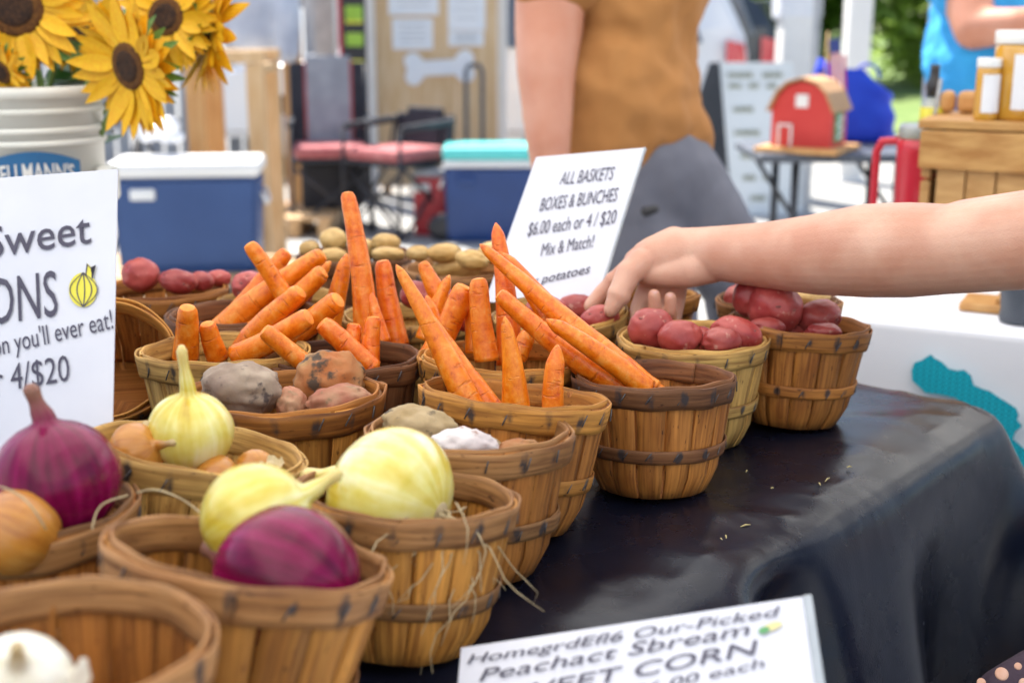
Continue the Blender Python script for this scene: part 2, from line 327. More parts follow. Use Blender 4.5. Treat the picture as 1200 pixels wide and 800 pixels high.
def tent(x0, x1, y0, y1, label, eave=2.25, peak=3.1, legs=None):
    c = Vector(((x0 + x1) / 2, (y0 + y1) / 2, 0))
    t = thing('canopy_tent', c, label, 'tent', 'market canopy tents')
    cs = [Vector((x0, y0, eave)), Vector((x1, y0, eave)), Vector((x1, y1, eave)), Vector((x0, y1, eave))]
    mb = MB(); n = 8; ap = c + Vector((0, 0, peak))
    for k in range(4):
        a, b = cs[k], cs[(k + 1) % 4]; V = []; Fc = []
        for i in range(n + 1):
            for j in range(n + 1):
                s = i / n; q = a.lerp(b, j / n).lerp(ap, s); q.z -= .12 * math.sin(math.pi * s) * math.sin(math.pi * j / n) + .1 * math.sin(math.pi * s); V.append(q)
        for i in range(n):
            for j in range(n): Fc.append([i * (n + 1) + j, i * (n + 1) + j + 1, (i + 1) * (n + 1) + j + 1, (i + 1) * (n + 1) + j])
        mb.add(V, Fc)
    part('roof', mb, M['canopy'], t)
    for k in range(4):
        a, b = cs[k], cs[(k + 1) % 4]; v = MB(); V = []
        nn = (b - a).cross(Vector((0, 0, 1))).normalized() * .012
        for j in range(25):
            q = a.lerp(b, j / 24) + nn; V += [q, q - Vector((0, 0, .2 + .035 * abs(math.sin(j * math.pi / 4))))]
        v.add(V, [[2 * j, 2 * j + 1, 2 * j + 3, 2 * j + 2] for j in range(24)]); part('valance', v, M['canopy'], t)
    for q in cs:
        b = MB(); i = (c - q); i.z = 0; i = i.normalized() * .06; p = q + i
        b.box((p.x, p.y, eave / 2), (.04, .04, eave), bev=.004); b.box((p.x, p.y, .006), (.1, .1, .012), bev=.002)
        part('leg', b, M['steel'], t)
    return t
tent(-1.62, 1.60, -3.2, 3.62, 'white canopy tent sheltering the produce table and the person reaching in')  # unseen overhead; rear length added to darken fill from the camera side
tent(1.64, 4.6, 2.45, 5.3, 'white canopy tent on grey leg behind the honey jars')

# ================================================================== draped produce table
TO = Vector((-.006, .925, 0)); E1 = Vector((.65, .76, 0)).normalized(); E2 = Vector((-E1.y, E1.x, 0))
TZ = .75; A0, A1, V0, V1 = -.80, .93, -.035, 1.09
def T(a, v, z=TZ): return TO + E1 * a + E2 * v + Vector((0, 0, z))
def vinyl():
    m, n, l, b = new_mat('black_vinyl'); tc = nd(n, 'ShaderNodeTexCoord')
    b.inputs['Base Color'].default_value = (.012, .013, .022, 1); b.inputs['Specular IOR Level'].default_value = .30
    t = nd(n, 'ShaderNodeTexNoise'); t.inputs['Scale'].default_value = 9; t.inputs['Detail'].default_value = 6; t.inputs['Roughness'].default_value = .6; l.new(tc.outputs['Object'], t.inputs[0])
    r = ramp(n, [(.3, (.20, .20, .20)), (.7, (.34, .34, .34))]); l.new(t.outputs[0], r.inputs[0]); l.new(r.outputs[0], b.inputs['Roughness'])
    c = ramp(n, [(.35, (.003, .004, .011)), (.62, (.005, .007, .017)), (.75, (.010, .012, .022))]); l.new(t.outputs[0], c.inputs[0]); l.new(c.outputs[0], b.inputs['Base Color'])
    t2 = nd(n, 'ShaderNodeTexNoise'); t2.inputs['Scale'].default_value = 420; t2.inputs['Detail'].default_value = 2; l.new(tc.outputs['Object'], t2.inputs[0])
    mm = nd(n, 'ShaderNodeMath', operation='MULTIPLY_ADD'); mm.inputs[1].default_value = .03; t3 = nd(n, 'ShaderNodeTexNoise'); t3.inputs['Scale'].default_value = 7; t3.inputs['Detail'].default_value = 2.5; t3.inputs['Distortion'].default_value = .5; l.new(tc.outputs['Object'], t3.inputs[0]); l.new(t2.outputs[0], mm.inputs[0]); l.new(t3.outputs[0], mm.inputs[2])
    bp = nd(n, 'ShaderNodeBump'); bp.inputs['Strength'].default_value = .3; bp.inputs['Distance'].default_value = .016; l.new(mm.outputs[0], bp.inputs['Height']); l.new(bp.outputs[0], b.inputs['Normal'])
    return m
M['vinyl'] = vinyl()
table = thing('produce_table', T((A0 + A1) / 2, (V0 + V1) / 2, 0), 'long folding table carrying the baskets under a black vinyl cloth', 'table')
RZ = Matrix.Rotation(math.atan2(E1.y, E1.x), 3, 'Z')
b = MB(); c = T((A0 + A1) / 2, (V0 + V1) / 2, TZ - .027); b.box(c, (A1 - A0 - .02, V1 - V0 - .02, .04), RZ, .005); part('tabletop', b, M['white_plastic'], table)
for a in (A0 + .12, A1 - .12):
    for v in (V0 + .1, V1 - .1):
        q = T(a, v, 0); b = MB(); b.tube([q, q + Vector((0, 0, TZ - .045))], .014, 8); part('leg', b, M['steel'], table)
# cloth: rings that shrink over the top and fall down the sides
rc = .035
def outline(ins):
    """points round the table (counter-clockwise), inset by ins, with a fixed count per side"""
    pts = []; r = max(rc - ins * .3, .004)
    x0, x1, y0, y1 = A0 + ins, A1 - ins, V0 + ins, V1 - ins
    def side(p, q, n):
        for k in range(n): s = k / n; pts.append((p[0] + (q[0] - p[0]) * s, p[1] + (q[1] - p[1]) * s))
    def arc(cx, cy, a0):
        for k in range(12): th = a0 + math.pi / 2 * k / 12; pts.append((cx + r * math.cos(th), cy + r * math.sin(th)))
    side((x0 + r, y0), (x1 - r, y0), 190); arc(x1 - r, y0 + r, -math.pi / 2)
    side((x1, y0 + r), (x1, y1 - r), 110); arc(x1 - r, y1 - r, 0)
    side((x1 - r, y1), (x0 + r, y1), 60); arc(x0 + r, y1 - r, math.pi / 2)
    side((x0, y1 - r), (x0, y0 + r), 60); arc(x0 + r, y0 + r, math.pi)
    return pts
base = outline(0); N = len(base)
nor = []
for k in range(N):
    p, q = base[k - 1], base[(k + 1) % N]; d = Vector((q[0] - p[0], q[1] - p[1], 0)).normalized(); nor.append((d.y, -d.x))
V = []; Fc = []
ins = [.52, .44, .36, .29, .23, .185, .15, .12, .10, .08, .064, .05, .038, .027, .017, .008]
for d in ins:
    for (a, v) in outline(d):
        edge = sm(.16, .0, d)
        z = .0012 + .004 * nz((a, v, 0), 9) * edge + .007 * edge * (1 - abs(nz((a * 1.2 + v, (a - v) * .5, 2), 9)) * 2) * .6 - .006 * sm(.05, .0, d)
        # gathered ridge that runs in from the near edge
        rg = math.exp(-(((a - .27) - (v - V0) * .9) / .055) ** 2) * sm(.24, .02, v - V0) * .007
        V.append(T(a, v, TZ + .004 + z + rg))
drops = [0, .003, .009, .018, .03, .046, .066, .09, .12, .16, .2, .25, .31, .37, .44, .51, .58]
outs = [0.0, .012, .022, .030, .036, .041, .046, .050, .055, .061, .067, .073, .080, .087, .094, .1, .106]
for dp, ot in zip(drops, outs):
    gF = sm(.01, .30, dp)
    for k in range(N):
        a, v = base[k]; na, nv = nor[k]
        cn = math.exp(-(((a - A1) ** 2 + (v - V0) ** 2) / .012))           # right near corner
        cn2 = math.exp(-(((a - A1) ** 2 + (v - V1) ** 2) / .012)) + math.exp(-(((a - A0) ** 2 + (v - V0) ** 2) / .012)) + math.exp(-(((a - A0) ** 2 + (v - V1) ** 2) / .012))
        s = a * 1.0 - v * 1.0
        fold = .040 * math.sin(s * 13.0 + 1.1 + .8 * math.sin(s * 5)) + .010 * math.sin(s * 31 + 2)
        gat = .05 * math.exp(-((a - .235) / .03) ** 2) - .045 * math.exp(-((a - .33) / .05) ** 2) if v < V0 + .01 else 0
        o = ot + fold * gF + (cn + cn2) * .12 * gF + gat * sm(.0, .08, dp)
        rg = math.exp(-((a - .27) / .055) ** 2) * .007 * sm(.05, .0, dp) if v < V0 + .01 else 0
        V.append(T(a + na * o, v + nv * o, TZ - .002 - dp + rg + .004 * nz((a, v, dp), 12) * sm(.02, .1, dp)))
nr = len(ins) + len(drops)
for j in range(nr - 1):
    for k in range(N): Fc.append([j * N + k, j * N + (k + 1) % N, (j + 1) * N + (k + 1) % N, (j + 1) * N + k][::-1])
Fc.append([k for k in range(N)])
mb = MB(); mb.add(V, Fc); cl = solo('tablecloth', mb, M['vinyl'], T(0, .4, TZ), 'black shiny vinyl cloth draped over the produce table', 'tablecloth')
# crumbs of straw and onion skin on the cloth
M['straw'] = mat('dry_straw', (.55, .45, .2), .8, (.45, .36, .16), scale=60)
for k, (px, py, ln) in enumerate([(1085, 590, .014), (921, 629, .012), (893, 646, .007), (1050, 560, .006), (985, 573, .008), (875, 552, .006), (905, 572, .005), (890, 640, .009)]):
    q = G(px, py, TZ + .006); 
    if (q - TO).dot(E2) < V0 + .02: q = q + E2 * (V0 + .025 - (q - TO).dot(E2))
    an = random.uniform(0, 3); d = Vector((math.cos(an), math.sin(an), 0)) * ln / 2; mb = MB(); mb.tube([q - d, q + Vector((0, 0, .001)), q + d], [.0004, .0009, .0004], 6)
    names = ['curled pale straw scrap near the far edge of the black cloth', 'yellow straw chip lying on the black cloth near its gathered fold', 'tiny straw crumb left of the yellow chip on black cloth', 'tiny dry crumb beyond the middle of the bare black cloth', 'small dry scrap on black cloth before the far potato basket', 'speck of straw on black cloth right of the dark carrot basket', 'speck of straw between potato basket and sheen on cloth', 'short straw piece beside the gathered fold of black cloth']
    solo('straw_scrap', mb, M['straw'], q, names[k], 'straw', 'dry scraps on the black cloth')

# ================================================================== baskets
BH, BR, NS = .125, .09, 16
def brad(z):
    t = z / BH
    r = .0655 + .0195 * t
    return r - .008 * (1 - sm(0, .022, z))
def stave_mesh(seed):
    rnd = random.Random(seed); mb = MB(); nu, nv = 4, 8; th = .0021
    half = math.pi / NS * rnd.uniform(.93, 1.0); lean = rnd.uniform(-.02, .02); dr = rnd.uniform(-.0006, .0009)
    for side in (0, 1):
        V = []; U = []
        for j in range(nv + 1):
            z = .121 * (j / nv) ** 1.15; r = brad(z) + dr + (th if side else 0)
            for i in range(nu + 1):
                s = 2 * i / nu - 1; a = s * half * (1 - .02 * rnd.random()) + lean * (j / nv - .5)
                rr = r - .0010 * (s * s) + .0006 * math.sin(seed + j)
                V.append((rr * math.cos(a), rr * math.sin(a), z + .0015)); U.append((s * half * .08 + .04, z))
        Fc = []
        for j in range(nv):
            for i in range(nu):
                q = [j * (nu + 1) + i, j * (nu + 1) + i + 1, (j + 1) * (nu + 1) + i + 1, (j + 1) * (nu + 1) + i]; Fc.append(q if side else q[::-1])
        mb.add(V, Fc, U)
    n1 = (nu + 1) * (nv + 1); ring = [i for i in range(nu + 1)] + [j * (nu + 1) + nu for j in range(1, nv + 1)] + [nv * (nu + 1) + i for i in range(nu - 1, -1, -1)] + [j * (nu + 1) for j in range(nv - 1, 0, -1)]
    for k in range(len(ring)):
        a, b = ring[k], ring[(k + 1) % len(ring)]; mb.f.append([a, b, b + n1, a + n1]); mb.smooth.append(False); mb.uv.append([(.0, .05)] * 4)
    return mb.mesh('stave', M['veneer'])
def band_mesh(name, z0, z1, ri, th, stain, seed, over=.22):
    """hoop whose ends overlap; ri(z) is its inner radius"""
    rnd = random.Random(seed); nseg, nh = 132, 4; V = []; U = []; S = []
    tot = 2 * math.pi + over
    for side in (0, 1):
        for i in range(nseg + 1):
            a = tot * i / nseg; lift = .0022 * sm(2 * math.pi - .12, 2 * math.pi + .02, a)
            wob = .0009 * math.sin(3 * a + seed) + .0006 * math.sin(7 * a + 2 * seed); zt = .0012 * math.sin(2 * a + seed) + .0008 * math.sin(9 * a + seed * 2)
            for j in range(nh + 1):
                z = z0 + (z1 - z0) * j / nh; r = ri(z) + lift + (th if side else 0) + (.0004 if side and 0 < j < nh else 0)
                if z1 > .11: r += wob; z += zt
                V.append((r * math.cos(a), r * math.sin(a), z)); U.append((z, a * .085))
                fr = (a / (2 * math.pi) * NS) % 1.0; d = abs(fr - .5)
                kk = int(a / (2 * math.pi) * NS); amp = .35 + .75 * ((math.sin(kk * 12.9898 + seed * 4.1) * 43758.5) % 1.0)
                S.append(stain * amp * math.exp(-((d + .025 * (j - 2) * math.sin(kk * 2.7)) / .135) ** 2) * (1 - .6 * abs(2 * j / nh - 1)) if side else stain * .25)
    mb = MB(); n1 = (nseg + 1) * (nh + 1); Fc = []
    ix = lambda s, i, j: s * n1 + i * (nh + 1) + j
    for i in range(nseg):
        for j in range(nh):
            Fc.append([ix(1, i, j), ix(1, i + 1, j), ix(1, i + 1, j + 1), ix(1, i, j + 1)]); Fc.append([ix(0, i, j), ix(0, i, j + 1), ix(0, i + 1, j + 1), ix(0, i + 1, j)])
        for j in (0, nh): Fc.append([ix(0, i, j), ix(0, i + 1, j), ix(1, i + 1, j), ix(1, i, j)] if j == 0 else [ix(0, i, j), ix(1, i, j), ix(1, i + 1, j), ix(0, i + 1, j)])
    for i in (0, nseg):
        for j in range(nh): Fc.append([ix(0, i, j), ix(1, i, j), ix(1, i, j + 1), ix(0, i, j + 1)])
    mb.add(V, Fc, U); me = mb.mesh(name, M['band']); at = me.attributes.new('stain', 'FLOAT', 'POINT'); at.data.foreach_set('value', S); return me
def staple_mesh(seed, which):
    rnd = random.Random(seed); mb = MB()
    for k in range(NS):
        for z, ri, hh in (((.1130, lambda z: brad(z) + .0052, .0052),) if which == 0 else ((.050, lambda z: brad(z) + .0052, .0042),)):
            a = 2 * math.pi * (k + .5) / NS + rnd.uniform(-.07, .07); sl = rnd.uniform(.25, .7) * .06; zz = z + rnd.uniform(-.002, .002)
            p = [Vector(((ri(zz)) * math.cos(a + s * sl), ri(zz) * math.sin(a + s * sl), zz + s * hh)) for s in (-1, 0, 1)]
            mb.tube(p, .0007, 5)
    return mb.mesh('staples', M['staple'])
STAVES = [stave_mesh(k) for k in range(5)]
RIMO = [band_mesh('outer_rim', .1015, .1240, lambda z: brad(z) + .0026, .0020, .95, k) for k in range(3)]
RIMI = [band_mesh('inner_rim', .1040, .1262, lambda z: brad(z) - .0030, .0020, .15, k + 5) for k in range(3)]
MID = [band_mesh('middle_hoop', .0430, .0575, lambda z: brad(z) + .0028, .0018, 1.15, k + 9) for k in range(3)]
STAP = [staple_mesh(k, 0) for k in range(3)]; STAM = [staple_mesh(k, 1) for k in range(3)]
mb = MB(); mb.lathe([(.0585, .0015), (.0585, .0045)], 32); BOT = mb.mesh('bottom', M['veneer'])
TONE = dict(light=(.60, .38, .125), honey=(.54, .255, .055), mid=(.43, .175, .038), dark=(.20, .085, .034), grey=(.37, .19, .075))
SPOT = {}
def basket(key, cx, cy, wpx, tone, label, sy=.9, roll=0.0, pitch=0.0, lift=0.0, spin=None, rim=None):
    """cx, cy: photo pixel of the rim's centre, wpx: its width; the basket stands on the cloth"""
    y = -(cy - 400) / F; dz = SP - y * CP
    Q = Matrix.Rotation(R(roll), 3, 'Y') @ Matrix.Rotation(R(pitch), 3, 'X'); up = Q @ Vector((0, 0, 1))
    t = (.484 - lift) / (dz + (.125 * up.z + .06 * math.sqrt(max(0, 1 - up.z ** 2))) * wpx / 270); s = wpx * t / 270   # its tilted base touches the cloth
    c = P(cx, cy, t); base = c - up * (BH * s)
    root = thing('basket', base, label, 'basket', 'wooden produce baskets on the table', Q)
    root.scale = (s, s * sy, s); k = len(SPOT); rnd = random.Random(key)
    sp = rnd.uniform(0, 6.28) if spin is None else spin; col = (*TONE[tone], 1); rcol = (*TONE[rim or tone], 1)
    def ch(nm, me, rz=0, cl=col):
        o = link(nm, me, root); o.rotation_euler = (0, 0, rz); o.color = cl; return o
    for i in range(NS): ch('stave', STAVES[rnd.randrange(5)], sp + 2 * math.pi * (i + .5) / NS)
    orim = ch('outer_rim', RIMO[k % 3], sp, rcol); ch('inner_rim', RIMI[(k + 1) % 3], sp + 2, rcol); mhoop = ch('middle_hoop', MID[k % 3], sp, rcol); ch('bottom', BOT)
    for par, st_ in ((orim, STAP), (mhoop, STAM)):
        o = link('staples', st_[k % 3], par); tag(o, kind='stuff')
    SPOT[key] = (base + up * BH * s, t, s); return root
basket('B1', 64, 748, 378, 'mid', 'blurred brown basket with a white onion, in the bottom left corner', .92, lift=.045, rim='grey')
basket('B2', 292, 645, 344, 'honey', 'tilted basket holding a red onion, in front of the fresh yellow onions', .84, roll=10, pitch=-9, rim='grey')
basket('B3', 478, 575, 268, 'honey', 'weathered basket with the large yellow onion whose roots hang over its rim', .86, roll=4.5, pitch=-4, rim='grey')
basket('B4', 549, 502, 248, 'mid', 'brown basket of tan and pale beets before the carrots', .84, roll=1, pitch=-3, rim='grey')
basket('B5', 605, 460, 230, 'mid', 'narrow basket with thin upright carrots, leaning slightly right', .80, roll=5.5, pitch=-7, rim='honey')
basket('B6', 767, 438, 195, 'mid', 'sturdy brown basket with dark rim and long carrots leaning over its edge', .94, pitch=-4, rim='dark')
basket('B7', 812, 394, 181, 'light', 'pale new basket of red potatoes beneath the reaching hand', .92)
basket('B8', 936, 377, 170, 'mid', 'brown basket of big red potatoes at the right end of the table', .9, roll=3.5, pitch=-2, rim='mid')
basket('B9', 912, 350, 150, 'mid', 'basket half hidden behind the rightmost potato basket, just under the forearm', .8, rim='grey')
basket('B10', 657, 364, 160, 'light', 'pale basket of red potatoes in front of the price sign, touched by fingertips', .9, roll=-4, pitch=7)
basket('B10b', 744, 344, 150, 'honey', 'basket mostly hidden behind the reaching hand', .7)
basket('B11', 590, 415, 200, 'light', 'honey coloured basket of standing carrots behind the two beet baskets', .8, rim='honey')
basket('B12', 398, 416, 195, 'dark', 'dark weathered basket with short cut carrots behind the beets', .78, rim='dark')
basket('B13', 332, 458, 240, 'honey', 'basket holding a round grey beet and rough golden beets', .8, rim='mid')
basket('B14', 262, 408, 205, 'light', 'pale wood basket with a pair of blunt carrot ends at its left side', .76)
basket('B15', 287, 366, 185, 'mid', 'dark rimmed basket full of slanting carrots behind the pale basket', .8, rim='dark')
basket('B17', 190, 337, 154, 'mid', 'far basket of red potatoes against the blue cooler', .9)
basket('B18', 330, 348, 150, 'light', 'far pale basket with one red potato showing at its left rim', .8)
basket('B19', 545, 313, 150, 'honey', 'far basket of yellow potatoes beside the price sign', .9, rim='grey')
basket('B20', 415, 297, 138, 'dark', 'farthest basket of yellow potatoes behind the tallest carrot', .9)
basket('B21', 478, 368, 160, 'light', 'basket of pinkish potatoes glimpsed between the standing carrots', .85)
basket('B22', 13, 590, 300, 'mid', 'basket at left edge holding the big upright red onion', .88, rim='grey')
basket('B23', 232, 522, 264, 'light', 'tilted honey basket with the upright yellow onion before the onion sign', .84, roll=9.5, pitch=-5)
# a basket propped on its side so that its mouth faces the camera, half hidden by the onion sign
basket('B16', 122, 420, 172, 'mid', 'brown basket propped up on its side behind the onion sign', .95, roll=10, pitch=48, rim='honey')

# ================================================================== produce
def carrot(tip, base, w0, w1, t0, t1, label, blunt=True, bend=0.0, ext=.10, seed=0):
    """tip and base: photo pixels; w0, w1: widths there in pixels; t: distances"""
    p0 = P(*tip, t0); p1 = P(*base, t1); sl = .88 if seed < 17 else .95; r0 = sl * w0 * t0 / F / 2; r1 = sl * w1 * t1 / F / 2
    d = p1 - p0; L = d.length; p1 = p1 + d * ext; L *= 1 + ext; d.normalize()
    sd = d.cross(Vector((.3, 1, .2))).normalized(); n = 16; bend += .026 * math.sin(seed * 2.3); m = max(16, int(L / .004)); mb = MB(); pts = []
    V = []; U = []; a = sd; b = d.cross(a); s_ = random.Random(seed)
    cr = [(s_.uniform(.05, .98), s_.uniform(.02, .06), s_.uniform(0, 6.28)) for _ in range(9)]
    def ctr(q): return p0.lerp(p1, q) + sd * bend * L * math.sin(math.pi * q) + b * .010 * L * math.sin(3 * q + seed)
    for i in range(m + 1):
        q = i / m; r = r0 + (r1 - r0) * (q * (1 + ext) if q * (1 + ext) < 1 else 1) ** .75
        if blunt: r *= .80 + .20 * math.sqrt(max(0, 1 - (1 - min(1, q * L / (r0 * 1.0))) ** 2))
        else: r *= max(.12, math.sqrt(min(1, q * L / (r0 * 1.6 + .004))))
        c = ctr(q); pts.append(c)
        for k in range(n):
            th = 2 * math.pi * k / n
            rr = r * (1 + .075 * nz((math.cos(th) * .9, math.sin(th) * .9, q * L * 30), 1, seed) + .02 * nz((math.cos(th) * 3, math.sin(th) * 3, q * L * 160), 1, seed + 9))
            for (cq, dep, ph) in cr: rr -= r * dep * math.exp(-((q - cq) * L / .0011) ** 2) * max(0, math.cos(th - ph))
            V.append(c + (a * math.cos(th) + b * math.sin(th)) * rr); U.append((k / n, q * L * 5))
    Fc = [[i * n + k, i * n + (k + 1) % n, (i + 1) * n + (k + 1) % n, (i + 1) * n + k] for i in range(m) for k in range(n)]
    Fc += [[m * n + k for k in range(n)]]
    if not blunt: Fc.append(list(range(n))[::-1])
    mb.add(V, Fc, U); root = thing('carrot', p1, label, 'carrot', 'carrots standing in the baskets')
    part('root_body', mb, M['carrot'], root)
    if blunt:
        e = MB(); ring = V[:n]; c = pts[0] - d * r0 * .16; mid = [q.lerp(c, .40) - d * r0 * .06 for q in ring]
        e.add(list(ring) + mid + [c - d * .0002], [[k, n + k, n + (k + 1) % n, (k + 1) % n] for k in range(n)] + [[n + k, 2 * n, n + (k + 1) % n] for k in range(n)])
        part('cut_end', e, M['carrot_cut'], root)
    return root
CARROTS = [
 # tip, base, widths, t tip, t base, blunt, bend, label
 ((220, 360), (217, 414), 25, 36, 1.37, 1.40, 1, 0, 'thicker blunt carrot end of the pair at left of the pale basket'),
 ((243, 379), (254, 416), 23, 30, 1.39, 1.41, 1, 0, 'smaller blunt carrot end of the pair at left of the pale basket'),
 ((292, 286), (334, 350), 20, 26, 1.52, 1.54, 1, 0, 'cut carrot leaning left and crossing the slanting bunch'),
 ((336, 295), (262, 385), 20, 32, 1.62, 1.62, 1, 0, 'rearmost slanting carrot with bright cut end in the left bunch'),
 ((378, 298), (264, 384), 22, 36, 1.57, 1.58, 1, 0, 'long slanting carrot topping the left bunch'),
 ((379, 318), (288, 394), 24, 31, 1.53, 1.55, 1, 0, 'slanting carrot directly below the long top one of the left bunch'),
 ((352, 341), (286, 404), 26, 33, 1.46, 1.49, 1, 0, 'short slanting carrot in the middle of the left bunch'),
 ((397, 351), (328, 404), 28, 36, 1.43, 1.47, 1, .02, 'curved carrot with orange cut end at right of the left bunch'),
 ((362, 371), (284, 414), 28, 34, 1.375, 1.40, 1, 0, 'slanting carrot resting on the rim of the pale basket'),
 ((309, 387), (372, 436), 23, 28, 1.34, 1.36, 1, 0, 'carrot leaning left over the round grey beet'),
 ((377, 379), (432, 428), 27, 30, 1.385, 1.40, 1, 0, 'carrot with round bright cut face above the golden beet'),
 ((415, 380), (412, 412), 20, 23, 1.43, 1.43, 1, 0, 'short stub of carrot between two cut carrots above the beets'),
 ((438, 372), (434, 432), 22, 27, 1.42, 1.42, 1, 0, 'upright cut carrot at right of the dark basket'),
 ((408, 226), (427, 398), 19, 34, 1.50, 1.51, 1, .012, 'tallest carrot, standing well above all the others'),
 ((407, 297), (386, 382), 15, 30, 1.56, 1.57, 0, 0, 'slim carrot leaning just left of the tallest one'),
 ((448, 306), (464, 396), 20, 33, 1.53, 1.54, 1, 0, 'cut carrot standing just right of the tallest one'),
 ((463, 310), (548, 470), 9, 36, 1.235, 1.24, 0, -.015, 'long pointed carrot leaning left, front one of the crossing pair'),
 ((470, 327), (576, 478), 9, 31, 1.275, 1.265, 0, .01, 'long pointed carrot leaning left, rear one of the crossing pair'),
 ((495, 308), (526, 368), 15, 28, 1.50, 1.50, 1, 0, 'small carrot tip leaning left above the pink potatoes'),
 ((545, 336), (508, 412), 27, 33, 1.43, 1.44, 1, 0, 'blunt carrot leaning right in the middle basket'),
 ((561, 327), (570, 414), 21, 31, 1.405, 1.41, 1, 0, 'upright blunt carrot left of the tall thin one'),
 ((581, 261), (596, 412), 13, 33, 1.445, 1.44, 0, .01, 'tall thin carrot with narrow tip in front of the price sign'),
 ((591, 371), (603, 482), 9, 37, 1.225, 1.245, 0, .01, 'pointed carrot with a dark scar standing in the narrow basket'),
 ((653, 404), (650, 490), 21, 29, 1.235, 1.245, 0, 0, 'straight carrot at right of the narrow basket'),
 ((562, 286), (728, 430), 10, 35, 1.375, 1.36, 0, -.02, 'uppermost long carrot pointing at the price sign'),
 ((590, 296), (735, 444), 12, 28, 1.41, 1.40, 0, -.012, 'long carrot lying just behind the uppermost pointing one'),
 ((585, 344), (706, 436), 19, 32, 1.335, 1.345, 1, -.02, 'thick blunt carrot lying under the uppermost pointing one'),
 ((640, 374), (752, 452), 16, 30, 1.305, 1.33, 0, -.01, 'front carrot sprawling over the dark rimmed basket'),
 ((684, 398), (762, 452), 13, 25, 1.345, 1.35, 0, 0, 'carrot wedged behind the front sprawling one'),
 ((662, 418), (720, 452), 22, 34, 1.35, 1.36, 0, 0, 'short carrot low in the dark rimmed basket'),
 ((624, 379), (606, 416), 16, 26, 1.40, 1.40, 0, 0, 'small carrot leaning right behind the scarred one'),
 ((500, 346), (512, 386), 14, 24, 1.47, 1.47, 0, 0, 'short carrot half hidden left of the blunt leaning one'),
 ((552, 352), (556, 408), 16, 24, 1.445, 1.445, 0, 0, 'thin carrot squeezed between two blunt carrots'),
 ((388, 306), (318, 372), 13, 24, 1.63, 1.63, 0, .01, 'thin carrot tip at the back of the left bunch'),
 ((527, 322), (500, 392), 12, 24, 1.49, 1.49, 0, .01, 'thin carrot leaning right behind the blunt leaning one'),
 ((610, 330), (668, 420), 10, 26, 1.43, 1.42, 0, -.01, 'slim carrot lowest behind the pointing pair'),
 ((432, 338), (448, 396), 10, 20, 1.50, 1.50, 0, 0, 'slim carrot tip between the two tallest standing ones'),
]
for k, c in enumerate(CARROTS):
    carrot(c[0], c[1], c[2], c[3], c[4], c[5], c[8], bool(c[6]), c[7], seed=k + 1, ext=.26 if k in (22, 23, 24, 26, 29, 35) else .07 if k in (25, 27, 28) else .10)
M['scar'] = mat('carrot_scar', (.12, .07, .05), .8, (.25, .14, .08), scale=200)

def lump(px, py, wpx, hpx, t, m, label, name, cat, group, dep=.9, rot=0.0, seed=0, eyes=0, rough=.05):
    """irregular tuber: pixel centre, pixel width and height, distance"""
    c = P(px, py, t); a, b, d = wpx * t / F / 2, hpx * t / F / 2, (wpx + hpx) / 2 * dep * t / F / 2
    rn = random.Random(seed); dirs = [Vector((rn.uniform(-1, 1), -rn.uniform(.3, 1), rn.uniform(-.6, 1))).normalized() for _ in range(eyes)]
    bm = bmesh.new(); bmesh.ops.create_icosphere(bm, subdivisions=4, radius=1.0)
    Q = Matrix.Rotation(PITCH, 3, 'X').inverted() @ Matrix.Rotation(R(rot), 3, 'Y')
    for v in bm.verts:
        n = v.co.normalized(); k = 1 + .10 * nz(n, 1.3, seed) + rough * nz(n, 3.1, seed + 3) + rough * .4 * nz(n, 9, seed + 5)
        for e in dirs:
            q = (n - e).length; k -= .07 * math.exp(-(q / .16) ** 2) - .025 * math.exp(-((q - .3) / .12) ** 2)
        v.co = Q @ Vector((n.x * a * k, n.y * d * k, n.z * b * k))
    bm.verts.index_update(); mb = MB(); mb.add([v.co + c for v in bm.verts], [[v.index for v in f.verts] for f in bm.faces]); bm.free()
    if eyes and seed % 2 == 0 and wpx > 45:
        root = thing(name, c - Vector((0, 0, b)), label, cat, group); part('skin', mb, m, root)
        for e in dirs[:3]:
            s = MB(); k = .93 + .10 * nz(e, 1.3, seed); q = Q @ Vector((e.x * a * k, e.y * d * k, e.z * b * k)) + c; nn = (q - c).normalized()
            s.lathe([(.0004, .0006), (.0022, .0003), (.0030, -.0008)], 10, q + nn * .0006, nn.to_track_quat('Z', 'Y').to_matrix().to_4x4() @ Matrix.Diagonal((1.5, .7, 1, 1))); part('eye', s, M['eye'], root)
        return root
    return solo(name, mb, m, c - Vector((0, 0, b)), label, cat, group)
def rp(px, py, w_, h_, key, dt, label, rot=0, seed=0): lump(px, py, w_, h_, SPOT[key][1] + dt, M['red_potato'], label, 'red_potato', 'potato', 'red potatoes in the baskets', .92, rot, seed, 4)
def yp(px, py, w_, h_, key, dt, label, rot=0, seed=0): lump(px, py, w_, h_, SPOT[key][1] + dt, M['yellow_potato'], label, 'yellow_potato', 'potato', 'yellow potatoes in the baskets', .92, rot, seed, 3)
def bt(px, py, w_, h_, key, dt, m, label, rot=0, seed=0): lump(px, py, w_, h_, SPOT[key][1] + dt, M[m], label, 'beet', 'beet', 'beets in the baskets', .95, rot, seed, 0, .15)
rp(764, 386, 57, 50, 'B7', .0, 'red potato with two deep eyes, leftmost in the pale basket', 10, 2)
rp(797, 396, 52, 44, 'B7', -.04, 'smooth red potato in the middle of the pale basket', 0, 5)
rp(862, 393, 62, 46, 'B7', -.01, 'red potato at right of the pale basket', 15, 4)
rp(845, 400, 46, 34, 'B7', -.05, 'red potato nearest the front rim of the pale basket', 0, 7)
rp(815, 404, 60, 44, 'B7', .03, 'red potato lying deepest in the pale basket', 0, 11)
